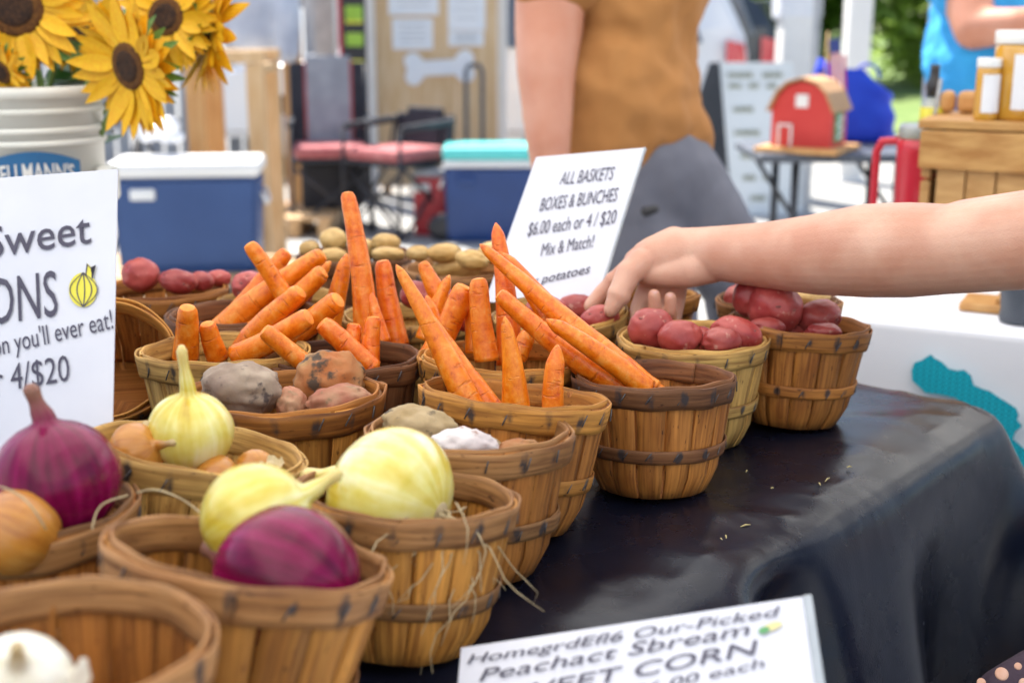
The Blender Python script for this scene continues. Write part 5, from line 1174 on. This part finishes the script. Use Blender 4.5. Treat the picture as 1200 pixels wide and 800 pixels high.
# ================================================================== sunflower bucket on a small stand
q = P(30, 130, 2.12); sx_, sy_ = q.x, q.y; BZ = .775
st = thing('plant_stand', Vector((sx_, sy_, 0)), 'small wooden stand under the sunflower bucket', 'stand')
b = MB(); b.box((sx_, sy_, BZ - .015), (.36, .36, .03), bev=.004); part('top', b, M['pine'], st)
for ax in (-1, 1):
    for ay in (-1, 1): b = MB(); b.box((sx_ + ax * .15, sy_ + ay * .15, (BZ - .03) / 2), (.04, .04, BZ - .032), bev=.003); part('leg', b, M['pine'], st)
M['bucket'] = mat('off_white_bucket_plastic', (.70, .69, .62), .4, (.76, .75, .69), scale=5, bump=.05)
bk = thing('bucket', Vector((sx_, sy_, BZ)), 'white plastic food bucket with blue label holding sunflowers', 'bucket'); c = Vector((sx_, sy_, BZ)); BHh = .365
b = MB(); b.lathe([(.112, 0), (.115, .005), (.1225, BHh - .02), (.129, BHh - .018), (.131, BHh - .010), (.130, BHh), (.122, BHh + .001), (.119, BHh - .02), (.108, .01)], 40, c); part('body', b, M['bucket'], bk)
for z in (BHh - .095, BHh - .075, BHh - .045):
    b = MB(); b.lathe([(.1215, z), (.126, z + .003), (.126, z + .009), (.1225, z + .012)], 40, c, caps=False); part('rib', b, M['bucket'], bk)
M['label_blue'] = mat('blue_label_print', (.015, .10, .26), .5, (.02, .14, .32), scale=10)
aim = math.atan2(-sy_, -sx_) + .05                                       # label faces the camera
def curved(pts2, r, z0):
    """(arc length, height) -> points on the bucket wall"""
    return [c + Vector((r * math.cos(aim + s / r), r * math.sin(aim + s / r), z0 + h)) for s, h in pts2]
def arcband(s0, s1, lo_, hi_, r, z0, n=24):
    V = []
    for i in range(n + 1):
        s = s0 + (s1 - s0) * i / n; V += curved([(s, lo_(i / n)), (s, hi_(i / n))], r, z0)
    return MB().add(V, [[2 * i, 2 * i + 2, 2 * i + 3, 2 * i + 1] for i in range(n)])
zl = BHh - .135
lab = part('label_print', arcband(-.082, .075, lambda s: -.11, lambda s: .018 + .018 * math.sin(math.pi * s), .1242, zl), M['label_blue'], bk)
cu = bpy.data.curves.new('txt', 'FONT'); cu.body = "HELLMANN'S"; cu.size = 1; cu.offset = .015
tmp = bpy.data.objects.new('txt', cu); COL.objects.link(tmp); me = bpy.data.meshes.new_from_object(tmp.evaluated_get(bpy.context.evaluated_depsgraph_get())); bpy.data.objects.remove(tmp)
xs = [v.co.x for v in me.vertices]; x0, x1 = min(xs), max(xs)
for v in me.vertices:
    s = -.070 + .133 * (v.co.x - x0) / (x1 - x0); p = curved([(s, -.012 + v.co.y / .69 * (.024 + .006 * math.sin(math.pi * (v.co.x - x0) / (x1 - x0))))], .1255, zl)[0]; v.co = p - c
me.materials.clear(); me.materials.append(M['trim_white']); link('lettering', me, lab)
pts = [c + Vector((.137 * math.cos(t), .137 * math.sin(t), BHh - .06 - .10 * abs(math.sin((t - .2) / 1.0)) * .0 - .02)) for t in [0.2 + math.pi * k / 16 for k in range(17)]]
b = MB(); b.tube(pts, .0025, 6); part('wire_handle', b, M['steel'], bk)
b = MB(); b.box(c + Vector((.134, -.02, BHh - .16)), (.03, .05, .06), bev=.01); part('handle_lug', b, M['bucket'], bk)
# sunflowers
M['petal'] = mat('sunflower_petal', (.76, .36, .001), .6, (.80, .48, .006), scale=20, rnd=.12); M['disc'] = mat('sunflower_disc', (.022, .010, .008), .9, (.07, .03, .012), scale=160, bump=1, bscale=400); M['disc_rim'] = mat('sunflower_disc_rim', (.10, .035, .008), .9, (.17, .07, .012), scale=160, bump=1, bscale=300)
M['leaf'] = mat('sunflower_leaf', (.06, .15, .02), .55, (.12, .24, .05), scale=14, bump=.2, rnd=.2); M['stem'] = mat('green_stem', (.16, .26, .06), .6, (.22, .32, .1), scale=20)
def leafmesh(L, W, curl, m, name, fold=.2, n=8):
    V = []; U = []
    for i in range(n + 1):
        s = i / n; wv = W * math.sin(math.pi * min(1, s ** .75 * .97 + .03)) ** .8
        for j in (-1, -.5, 0, .5, 1): V.append((s * L, j * wv / 2, curl * L * s * s - fold * wv * (1 - abs(j)) * .5))
    Fc = [[i * 5 + j, (i + 1) * 5 + j, (i + 1) * 5 + j + 1, i * 5 + j + 1] for i in range(n) for j in range(4)]
    return MB().add(V, Fc).mesh(name, m)
PET = [leafmesh(1, .34, cv, M['petal'], 'petal') for cv in (.12, .22, -.08, .02)]
SEP = [leafmesh(1, .42, cv, M['leaf'], 'sepal') for cv in (-.15, -.35)]; LEAF = [leafmesh(1, .75, cv, M['leaf'], 'leaf', .15) for cv in (-.25, -.5, -.1)]
def sunflower(px, py, rpx, t, face, label, disc=.42, seed=0, leaves=2):
    hc_ = P(px, py, t); r = rpx * t / F; f = Vector(face).normalized(); Qm = f.to_track_quat('Z', 'Y').to_matrix().to_4x4(); rn = random.Random(seed)
    root = thing('sunflower', Vector((sx_ + rn.uniform(-.04, .04), sy_ + rn.uniform(-.04, .04), BZ + .03)), label, 'sunflower', 'sunflowers in the bucket'); o = Vector(root.location)
    b = MB(); b.lathe([(r * disc * .62, r * .02), (r * disc * .9, r * .04), (r * disc, -.0), (r * disc * .8, -r * .12)], 24, hc_, Qm); part('disc_rim', b, M['disc_rim'], root); dk = root.children[-1]
    b = MB(); b.lathe([(.0005, r * .05), (r * disc * .3, r * .035), (r * disc * .55, r * .06), (r * disc * .66, r * .03)], 24, hc_, Qm, caps=False); part('disc', b, M['disc'], root)
    np_ = 30
    for ly in range(2):
        for k in range(np_):
            a = 2 * math.pi * (k + ly * .5) / np_ + rn.uniform(-.1, .1); ln = r * (1 - disc * .8) * rn.uniform(.88, 1.14)
            p = link('petal', PET[rn.randrange(4)], root); rot = Qm @ Matrix.Rotation(a, 4, 'Z'); rad = rot @ Vector((r * disc * .85, 0, -.004 * ly))
            p.matrix_basis = Matrix.Translation(hc_ - o + rad) @ rot @ Matrix.Rotation(rn.uniform(-.35, .2) + .1 * ly, 4, 'Y') @ Matrix.Rotation(rn.uniform(-.3, .3), 4, 'X') @ Matrix.Diagonal((ln, ln * 1.0, ln, 1))
    for k in range(16):
        a = 2 * math.pi * k / 16 + rn.uniform(-.15, .15); ln = r * .62; rot = Qm @ Matrix.Rotation(a, 4, 'Z'); p = link('sepal', SEP[k % 2], root)
        p.matrix_basis = Matrix.Translation(hc_ - o + rot @ Vector((r * disc * .5, 0, -r * .12))) @ rot @ Matrix.Rotation(.25, 4, 'Y') @ Matrix.Diagonal((ln, ln * .8, ln, 1))
    s0 = hc_ - f * r * .12; s3 = Vector((o.x, o.y, BZ + .02)); s1 = s0 - f * .12 + Vector((0, 0, -.03)); s2 = Vector((sx_ + (s1.x - sx_) * .35, sy_ + (s1.y - sy_) * .25, BZ + .43)); pts = []
    for k in range(13):
        q = k / 12; pts.append(s0 * (1 - q) ** 3 + s1 * 3 * q * (1 - q) ** 2 + s2 * 3 * q * q * (1 - q) + s3 * q ** 3)
    b = MB(); b.tube(pts, [.006] * 12 + [.005], 8); part('stem', b, M['stem'], root)
    for k in range(leaves):
        p = link('leaf', LEAF[k % 3], root); at = pts[4 + k]; a = rn.uniform(.5, 2.6); ln = rn.uniform(.10, .16)
        p.matrix_basis = Matrix.Translation(at - o) @ Matrix.Rotation(a, 4, 'Z') @ Matrix.Rotation(rn.uniform(-.9, -.2), 4, 'Y') @ Matrix.Diagonal((ln, ln, ln, 1))
sunflower(16, 8, 82, 2.0, (.12, -1, -.05), 'largest sunflower, facing the camera in the top left corner', .42, 1, 3)
sunflower(150, 78, 80, 1.98, (-.62, -.85, -.15), 'drooping sunflower hanging over the bucket edge, disc turned left', .35, 2, 0)
sunflower(194, 20, 64, 2.08, (-.25, -1, .15), 'sunflower above the drooping one, partly covered', .36, 3, 3)
sunflower(246, 36, 74, 2.14, (.88, .42, -.2), 'rightmost sunflower seen from its green back', .38, 4, 3)
sunflower(92, 34, 56, 2.2, (.1, -.7, .6), 'shaded sunflower deep in the middle of the bunch', .40, 5, 6)
sunflower(0, 84, 40, 2.0, (-.4, -.8, -.4), 'small orange sunflower low at the left frame edge', .40, 6, 0)
sunflower(70, -60, 70, 2.2, (0, -.5, .9), 'sunflower at the top of the bunch, cut by the frame', .42, 7, 6)

# ================================================================== background left: rack, posts, clothes, chairs, panel
def frame_rack():
    t = 6.4; a = P(226, 60, t); b_ = P(298, 60, t); r = thing('pine_rack', Vector(((a.x + b_.x) / 2, a.y + .2, 0)), 'open pine rack frame behind the blue cooler', 'rack'); top = a.z
    for x in (a.x, b_.x):
        for y in (a.y, a.y + .42): m = MB(); m.box((x, y, top / 2 - .03), (.085, .07, top - .062), bev=.004); part('post', m, M['pine'] if x > a.x else M['pine_dark'], r)
    for y in (a.y, a.y + .42): m = MB(); m.box(((a.x + b_.x) / 2, y, top - .028), (b_.x - a.x + .1, .072, .06), bev=.004); part('rail', m, M['pine'], r)
    for x in (a.x, b_.x): m = MB(); m.box((x, a.y + .21, top - .09), (.06, .35, .05), bev=.004); part('side_rail', m, M['pine'], r)
frame_rack()
def post(px, t, wpx, top, m, label, name='post', cat='post', y=300, group=None, depth=None, dpx=0):
    q = P(px, 30, t); w_ = wpx * t / F; r = thing(name, Vector((q.x, q.y, 0)), label, cat, group); b = MB(); b.box((q.x, q.y, top / 2), (w_, depth or w_, top), bev=min(.006, w_ * .1)); part('shaft', b, m, r)
    b = MB(); b.box((q.x, q.y, .012), (w_ + .06, (depth or w_) + .06, .024), bev=.004); part('foot', b, m, r); return r
post(341, 8.6, 21, 2.3, M['pine_dark'], 'thick orange wooden post left of the camp chairs', depth=.12)
post(381, 9.4, 24, 2.4, M['steel'], 'grey metal post behind the camp chair')
post(434, 9.2, 11, 2.4, M['trim_white'], 'slim white post at the left edge of the plywood panel')
post(588, 9.3, 12, 2.4, M['trim_white'], 'slim white post at the right edge of the plywood panel')
# grey jacket hanging from the orange post
M['jacket'] = mat('pale_grey_jacket', (.42, .44, .50), .9, (.62, .63, .67), scale=5, bump=.6, bscale=9)
jt = 8.3; r = thing('hanging_jacket', P(305, 75, jt), 'pale grey jacket hanging beside the orange post', 'jacket'); mb = MB(); kj = jt / F
chain(mb, [P(300, -60, jt), P(298, 10, jt), P(300, 38, jt)], [34 * kj, 36 * kj, 30 * kj]); chain(mb, [P(270, -50, jt), P(262, 20, jt - .03), P(272, 44, jt - .03)], [20 * kj, 16 * kj, 11 * kj]); chain(mb, [P(325, -50, jt), P(334, 20, jt - .05), P(338, 62, jt - .05)], [22 * kj, 19 * kj, 13 * kj]); skinned('cloth', mb, M['jacket'], r, .02, 3)
b = MB(); b.tube([P(270, -80, jt), P(300, -92, jt), P(330, -80, jt)], .008, 6); part('hanger', b, M['steel'], r)
b = MB(); b.tube([P(300, -92, jt), P(300, -105, jt), P(341, -110, jt + .2)], .006, 6); part('hook', b, M['steel'], r)
# dark banner with lime and red edges
bt_ = 8.9; r = thing('dark_banner', Vector((P(412, 0, bt_).x, P(412, 0, bt_).y, 0)), 'narrow black banner stand with lime and red print', 'banner'); q = Vector(r.location)
M['lime'] = mat('lime_print', (.30, .52, .05), .6, (.36, .6, .08), scale=10); M['neon'] = mat('neon_yellow_print', (.70, .70, .05), .6, (.74, .74, .1), scale=10)
b = MB(); b.box(q + Vector((0, 0, 1.05)), (.19, .02, 2.1), bev=.003); part('sheet', b, M['black_metal'], r); b = MB(); b.box(q + Vector((0, .03, .02)), (.28, .3, .04), bev=.005); part('foot', b, M['black_metal'], r)
b = MB(); b.box(q + Vector((-.085, -.0115, 1.05)), (.022, .004, 2.08)); part('red_stripe', b, M['flag_red'], r)
for z, h, m in ((1.30, .10, 'lime'), (1.24, .022, 'neon'), (1.12, .09, 'lime'), (.97, .022, 'neon')): b = MB(); b.box(q + Vector((.015, -.0115, z)), (.12, .004, h)); part('printed_patch', b, M[m], r)
# plywood panel with papers and bone shaped sign
pt = 9.3; pl, pr_ = P(441, 100, pt), P(583, 100, pt); r = thing('plywood_panel', Vector(((pl.x + pr_.x) / 2, pl.y, 0)), 'tall plywood panel pinned with white papers', 'panel')
for k in range(3):
    w_ = (pr_.x - pl.x) / 3; b = MB(); b.box((pl.x + w_ * (k + .5), pl.y, 1.22), (w_ - .004, .03, 2.3), bev=.002); part('ply_sheet', b, M['ply'], r)
for sx in (pl.x + .06, pr_.x - .06): b = MB(); b.box((sx, pl.y + .05, 1.2), (.06, .05, 2.4), bev=.003); part('stud', b, M['pine'], r)
def pin(x0, y0, x1, y1, lb):
    a, b_ = P(x0, y0, pt - .03), P(x1, y1, pt - .03); m = MB(); m.box(((a.x + b_.x) / 2, pl.y - .019, (a.z + b_.z) / 2), (b_.x - a.x, .004, abs(a.z - b_.z))); o = thing('paper_notice', Vector(((a.x + b_.x) / 2, pl.y - .019, min(a.z, b_.z))), lb, 'notice', 'papers on the plywood panel'); part('sheet', m, M['paper'], o)
    for k in range(4):
        zz = max(a.z, b_.z) - abs(a.z - b_.z) * (.2 + .18 * k); m = MB(); m.box(((a.x + b_.x) / 2, pl.y - .0225, zz), ((b_.x - a.x) * (.7 - .1 * (k % 2)), .002, .006)); tag(part('printed_line', m, M['text_grey'], o), kind='stuff')
pin(457, -25, 515, 18, 'wide white notice, upper left on the plywood panel'); pin(461, 22, 508, 58, 'white notice directly above the bone shaped sign'); pin(526, -20, 569, 36, 'tall white notice at right on the plywood panel'); pin(526, 37, 567, 54, 'small lilac white slip under the tall notice')
a, b_ = P(474, 62, pt - .06), P(556, 97, pt - .06); cx_, cz_ = (a.x + b_.x) / 2, (a.z + b_.z) / 2; L_, hh_ = (b_.x - a.x), abs(a.z - b_.z); poly = []
for k in range(48):
    th = 2 * math.pi * k / 48; x = math.cos(th); y = math.sin(th)
    poly.append((x, y))
bone = MB(); outl = []
rl = hh_ * .30
for (sx, sy, a0, a1) in ((1, 1, -40, 150), (-1, 1, 30, 220), (-1, -1, 140, 330), (1, -1, 210, 400)):
    if (sx, sy) == (-1, 1): outl += [(L_ / 2 - rl * 2.3, hh_ * .26), (-L_ / 2 + rl * 2.3, hh_ * .26)]
    if (sx, sy) == (1, -1): outl += [(-L_ / 2 + rl * 2.3, -hh_ * .26), (L_ / 2 - rl * 2.3, -hh_ * .26)]
    for k in range(9):
        th = R(a0 + (a1 - a0) * k / 8); outl.append((sx * (L_ / 2 - rl) + rl * math.cos(th), sy * (hh_ / 2 - rl * .8) + rl * math.sin(th)))
bone.prism(outl, .02, Matrix.Translation((cx_, pl.y - .02, cz_)) @ Matrix.Rotation(R(-3), 4, 'Y') @ Matrix.Rotation(R(90), 4, 'X')); solo('bone_sign', bone, M['paper'], (cx_, pl.y - .02, cz_), 'white bone shaped sign hung on the plywood panel', 'sign')
# hand truck
ht = 9.0; r = thing('hand_truck', Vector((P(556, 100, ht).x, P(556, 100, ht).y, 0)), 'dark hand truck leaning at the plywood panel', 'hand truck'); a, b_ = P(546, 80, ht), P(565, 80, ht); zt_ = a.z
pts = [Vector((a.x, a.y, .1)), Vector((a.x, a.y, zt_ - .02)), Vector((a.x + .02, a.y, zt_ + .02)), Vector((b_.x - .02, a.y, zt_ + .02)), Vector((b_.x, a.y, zt_ - .02)), Vector((b_.x, a.y, .1))]
b = MB(); b.tube(pts, .016, 8); part('frame', b, M['charcoal'], r)
for sx in (a.x - .05, b_.x + .05): b = MB(); b.lathe([(.02, -.02), (.09, -.025), (.1, 0), (.09, .025), (.02, .02)], 20, (sx, a.y + .06, .1), Matrix.Rotation(R(90), 4, 'Y')); part('wheel', b, M['black_metal'], r)
b = MB(); b.box(((a.x + b_.x) / 2, a.y - .1, .012), (.3, .2, .012)); part('toe_plate', b, M['steel'], r)
# camp chairs
M['cushion'] = mat('pink_patterned_cushion', (.36, .09, .095), .9, (.46, .17, .165), scale=26); M['camp_grey'] = mat('grey_camp_fabric', (.26, .27, .29), .85, (.34, .35, .37), scale=10); M['camp_black'] = mat('black_camp_fabric', (.02, .022, .03), .8, (.035, .037, .045), scale=10); M['camp_red'] = mat('red_piping', (.40, .08, .08), .7, (.45, .1, .1), scale=10)
def camp_chair(px, t, rz, label, high=True, W=.46):
    q = P(px, 200, t); r = thing('camp_chair', Vector((q.x, q.y, 0)), label, 'chair', 'folding camp chairs', Matrix.Rotation(rz, 3, 'Z')); s = W / 2
    b = MB(); b.box((0, 0, .43), (W, .44, .03), bev=.012); part('seat', b, M['camp_black'], r, False)
    b = MB(); b.box((0, -.01, .48), (W * .95, .43, .075), bev=.03); part('cushion', b, M['cushion'], r, False)
    H1 = 1.04 if high else .74; rb = Matrix.Rotation(R(-10), 3, 'X')
    b = MB(); b.box((0, .24, (.46 + H1) / 2), (W * .62, .03, H1 - .46), rb, .012); part('back_panel', b, M['camp_grey'] if high else M['camp_black'], r, False)
    for sx in (-1, 1):
        b = MB(); b.box((sx * W * .41, .245, (.46 + H1) / 2 - .02), (W * .19, .028, H1 - .5), rb, .012); part('back_side', b, M['camp_black'], r, False)
        if high: b = MB(); b.tube([Vector((sx * W * .31, .19, .5)), Vector((sx * W * .31, .27, H1 - .03))], .009, 6); part('piping', b, M['camp_red'], r, False)
        b = MB(); b.tube([Vector((sx * s, -.2, .64)), Vector((sx * s, .22, .66))], .022, 8); part('armrest', b, M['camp_black'], r, False)
        for (p, q2) in (((sx * s, -.22, .63), (sx * s, -.24, 0)), ((sx * s, .24, H1 - .06), (sx * s, .16, .4)), ((sx * s, .2, .42), (sx * (s + .02), -.22, .01)), ((sx * s, -.2, .42), (sx * (s + .02), .26, .01)), ((sx * s, -.22, .02), (-sx * s, -.2, .4))):
            b = MB(); b.tube([Vector(p), Vector(q2)], .011, 7); part('leg_tube', b, M['black_metal'], r, False)
    if high: b = MB(); b.box((0, .10, .26), (W * .8, .26, .30), bev=.03); part('under_pouch', b, M['camp_black'], r, False)
camp_chair(388, 7.9, R(8), 'high backed grey camp chair with black sides and pink cushion')
camp_chair(466, 7.7, R(-38), 'low black camp chair with pink cushion turned sideways', False)
# pink bag
q = G(320, 212, .0); q = P(318, 200, 7.9); r = thing('pink_bag', Vector((q.x, q.y, 0)), 'bright pink bag standing by the orange post', 'bag'); M['pink'] = mat('hot_pink_fabric', (.72, .06, .28), .7, (.78, .1, .34), scale=8, bump=.2)
b = MB(); V = [];
for z, w_ in ((0, .05), (.15, .055), (.40, .05), (.52, .035)): V.append((w_ * 1.0, z))
b.lathe(V, 16, Vector((q.x, q.y, 0)), Matrix.Diagonal((1, .6, 1, 1))); part('bag_body', b, M['pink'], r); b = MB(); b.tube([Vector((q.x - .03, q.y, .51)), Vector((q.x, q.y, .60)), Vector((q.x + .03, q.y, .51))], .006, 6); part('strap', b, M['pink'], r)
# black tripod stand
q = P(162, 150, 6.3); r = thing('tripod_stand', Vector((q.x, q.y, 0)), 'thin black tripod stand behind the blue cooler', 'stand')
b = MB(); b.tube([Vector((q.x, q.y, .3)), Vector((q.x, q.y, 1.25))], .011, 8); part('pole', b, M['black_metal'], r)
for k in range(3): a = k * 2.09 + .4; b = MB(); b.tube([Vector((q.x, q.y, .75)), Vector((q.x + .3 * math.cos(a), q.y + .3 * math.sin(a), .01))], .009, 7); part('leg', b, M['black_metal'], r)
# weathered slat fence far left
M['fence'] = mat('weathered_grey_board', (.30, .30, .31), .9, (.44, .44, .44), scale=4, stretch=(5, 5, .6)); fy_ = 11.0
r = thing('slat_fence', Vector((-3.3, fy_, 0)), 'weathered grey slat fence at far left', 'fence')
x = -5.6; k = 0
while x < -1.15:
    b = MB(); w_ = .105; b.box((x, fy_, .95 + .02 * math.sin(k * 3.1)), (w_, .022, 1.8), bev=.003); part('slat', b, M['fence'], r); x += .135; k += 1
for z in (.4, 1.4): b = MB(); b.box((-3.38, fy_ + .035, z), (4.6, .04, .09), bev=.003); part('rail', b, M['fence'], r)
# white tent side wall behind everything on the left
M['sidewall'] = fabric_mat('white_tent_wall', (.78, .78, .78), .35); r = thing('tent_wall', Vector((-2.0, 12.2, 0)), 'white tent side wall closing off the left background', 'tent wall')
for k in range(4):
    V = []; x0 = -7 + k * 1.78; n = 24
    for i in range(n + 1):
        x = x0 + 1.77 * i / n
        for z in (0.02, 1.2, 2.5): V.append((x, 12.2 + .05 * math.sin(i * 1.1 + k) * (1 - .3 * z / 2.5), z))
    b = MB(); b.add(V, [[3 * i + j, 3 * i + 3 + j, 3 * i + 4 + j, 3 * i + 1 + j] for i in range(n) for j in range(2)]); part('wall_panel', b, M['sidewall'], r)

# ================================================================== cars, columns and trees on the right
M['car_white'] = mat('white_car_paint', (.76, .77, .78), .25, (.78, .79, .8), scale=1, coat=.8); M['car_dark'] = mat('dark_car_paint', (.025, .03, .035), .25, (.03, .035, .04), scale=1, coat=.8)
M['glass'] = mat('tinted_car_glass', (.10, .12, .15), .06, (.12, .14, .17), scale=1, spec=.8); M['tail'] = mat('red_tail_lamp', (.60, .02, .03), .2, (.66, .04, .05), scale=8, coat=.8)
def car(rear_x, y, paint, label, s=1.0, hgt=1.72):
    """sport utility car seen from its side, nose to the left, rear end at rear_x"""
    r = thing('parked_car', Vector((rear_x - 2.2, y, 0)), label, 'car', 'cars parked behind the market'); W = 1.8; y0 = y
    prof = [(-4.45, .45), (-4.5, .62), (-4.42, .86), (-3.3, 1.02), (-2.75, 1.42), (-2.3, 1.64), (-1.2, hgt), (-.45, hgt - .03), (-.22, hgt - .12), (-.04, 1.22), (.02, 1.05), (.0, .62), (-.04, .42), (-.2, .33), (-4.3, .33)]
    bm = bmesh.new(); n = len(prof)
    def ring(yy, ins): return [bm.verts.new((rear_x + px_ + (.0), yy + 0, pz)) if pz < 1.03 else bm.verts.new((rear_x + px_, yy + ins * (pz - 1.03) * .38, pz)) for px_, pz in prof]
    A = ring(y0, 1); B_ = ring(y0 + W, -1); bm.faces.new(A[::-1]); bm.faces.new(B_)
    for k in range(n): bm.faces.new([A[k], A[(k + 1) % n], B_[(k + 1) % n], B_[k]])
    bmesh.ops.recalc_face_normals(bm, faces=bm.faces[:]); bmesh.ops.bevel(bm, geom=[e for e in bm.edges], offset=.06, segments=3, affect='EDGES', clamp_overlap=True); bm.verts.index_update()
    b = MB(); b.add([v.co.copy() for v in bm.verts], [[v.index for v in f.verts] for f in bm.faces], smooth=False); bm.free(); part('body', b, paint, r)
    def side(poly, nm, m, out=.012):
        V = [Vector((rear_x + px_, y0 + max(0, pz - 1.03) * .38 - out, pz)) for px_, pz in poly]; k = len(V); b = MB(); b.add(V + [v + Vector((0, .03, 0)) for v in V], [list(range(k)), [k + i for i in range(k)][::-1]] + [[i, k + i, k + (i + 1) % k, (i + 1) % k] for i in range(k)], smooth=False); return part(nm, b, m, r)
    side([(-1.02, 1.06), (-.36, 1.08), (-.50, 1.50), (-.98, 1.54)], 'rear_side_window', M['glass']); side([(-1.95, 1.04), (-1.10, 1.06), (-1.08, 1.55), (-1.90, 1.55)], 'side_window', M['glass']); side([(-2.95, 1.04), (-2.05, 1.04), (-2.0, 1.54), (-2.42, 1.50)], 'front_window', M['glass'])
    side([(-.17, .84), (.0, .84), (-.03, 1.07), (-.17, 1.10)], 'tail_lamp', M['tail'], .03); side([(-1.72, .84), (-1.52, .84), (-1.52, .88), (-1.72, .88)], 'door_handle', paint, .03)
    b = MB(); b.box((rear_x + .015, y0 + W / 2, 1.30), (.03, 1.35, .36), Matrix.Rotation(R(-24), 3, 'Y'), .01); part('rear_window', b, M['glass'], r); b = MB(); b.box((rear_x + .02, y0 + W / 2, .5), (.10, W - .1, .22), bev=.03); part('bumper', b, M['mid_grey'], r)
    for wx in (-.85, -3.6):
        for wy in (y0 + .08, y0 + W - .08):
            b = MB(); b.lathe([(.2, -.1), (.33, -.11), (.355, -.06), (.355, .06), (.33, .11), (.2, .1)], 28, (rear_x + wx, wy, .355), Matrix.Rotation(R(90), 4, 'X')); wh = part('wheel', b, M['black_metal'], r); b = MB(); b.lathe([(.03, .115), (.2, .105), (.22, .09)], 20, (rear_x + wx, wy, .355), Matrix.Rotation(R(90), 4, 'X')); part('rim', b, M['steel'], wh)
car(P(876, 60, 10.2).x, P(876, 60, 10.2).y, M['car_white'], 'white car with red tail lamp behind the man in brown')
car(P(912, 60, 12.6).x, P(912, 60, 12.6).y, M['car_dark'], 'dark car half hidden behind the white car', 1, 1.6)
wc = post(934, 9.0, 40, 2.6, M['trim_white'], 'wide white porch column left of the blue bag', name='white_column', cat='column'); b = MB(); q = P(934, 12, 9.0); b.box((q.x, q.y, q.z + .1), (.30, .30, .34), bev=.03); part('wrapped_sleeve', b, M['film'], wc)
post(957, 8.2, 8, 2.5, M['steel'], 'thin grey pole beside the wide white column', name='metal_pole', cat='pole')
post(1005, 10.0, 27, 2.6, M['trim_white'], 'narrower white column right of the tiny flag', name='white_column', cat='column')
M['bark'] = mat('bark', (.10, .07, .05), .9, (.16, .12, .09), scale=8, bump=.6); M['leaf1'] = fabric_mat('tree_leaf', (.24, .38, .06), .55); M['leaf2'] = fabric_mat('light_tree_leaf', (.34, .46, .09), .55)
def tree(x, y, h, w_, m, label, seed, trunk=1.6, n=7000, lf=.24):
    rn = random.Random(seed); r = thing('tree', Vector((x, y, 0)), label, 'tree', 'trees beyond the grass'); b = MB()
    b.tube([Vector((x, y, -.05)), Vector((x + .1, y, h * .3)), Vector((x - .05, y, h * .75))], [.16, .12, .04], 9)
    tips = []
    for k in range(9):
        a = k * 2.4; z0 = h * (.22 + .05 * k); p0 = Vector((x, y, z0)); p1 = p0 + Vector((math.cos(a) * w_ * .38, math.sin(a) * w_ * .38, h * .18)); b.tube([p0, p0.lerp(p1, .5) + Vector((0, 0, .1)), p1], [.06, .04, .015], 6); tips.append(p1)
    part('trunk', b, M['bark'], r); V = []; Fc = []
    cl_ = [(Vector((x + rn.gauss(0, w_ * .24), y + rn.gauss(0, w_ * .24), h * rn.uniform(.04, .95))), rn.uniform(.35, .8) * w_ * .30) for _ in range(46)] + [(t, w_ * .2) for t in tips]
    for k in range(n):
        c_, rad = cl_[rn.randrange(len(cl_))]; d = Vector((rn.gauss(0, 1), rn.gauss(0, 1), rn.gauss(0, .8))).normalized() * rad * rn.uniform(.5, 1.05); p = c_ + d; u_ = Vector((rn.uniform(-1, 1), rn.uniform(-1, 1), rn.uniform(-.6, .6))).normalized(); v_ = u_.cross(Vector((rn.uniform(-1, 1), rn.uniform(-1, 1), 1))).normalized(); s = lf * rn.uniform(.6, 1.2); i = len(V)
        V += [p - u_ * s, p + v_ * s * .4, p + u_ * s, p - v_ * s * .4]; Fc.append([i, i + 1, i + 2, i + 3])
    b = MB(); b.add(V, Fc, smooth=False); tag(part('crown', b, m, r), kind='stuff')
for k, (x, y, h, w_, m, lb) in enumerate(((5.5, 27, 6.5, 5.0, 'leaf1', 'green tree between the two white columns'), (8.3, 25, 5.5, 4.5, 'leaf2', 'light green tree right of the narrower white column'), (11.5, 29, 7, 5.5, 'leaf1', 'dark green tree behind the person in blue'), (3.6, 24, 5, 3.6, 'leaf2', 'yellow green tree above the dark car'), (14.5, 27, 6, 5, 'leaf2', 'tree at the far right edge beyond the grass'))):
    tree(x, y, h, w_, M[m], lb, k + 3)
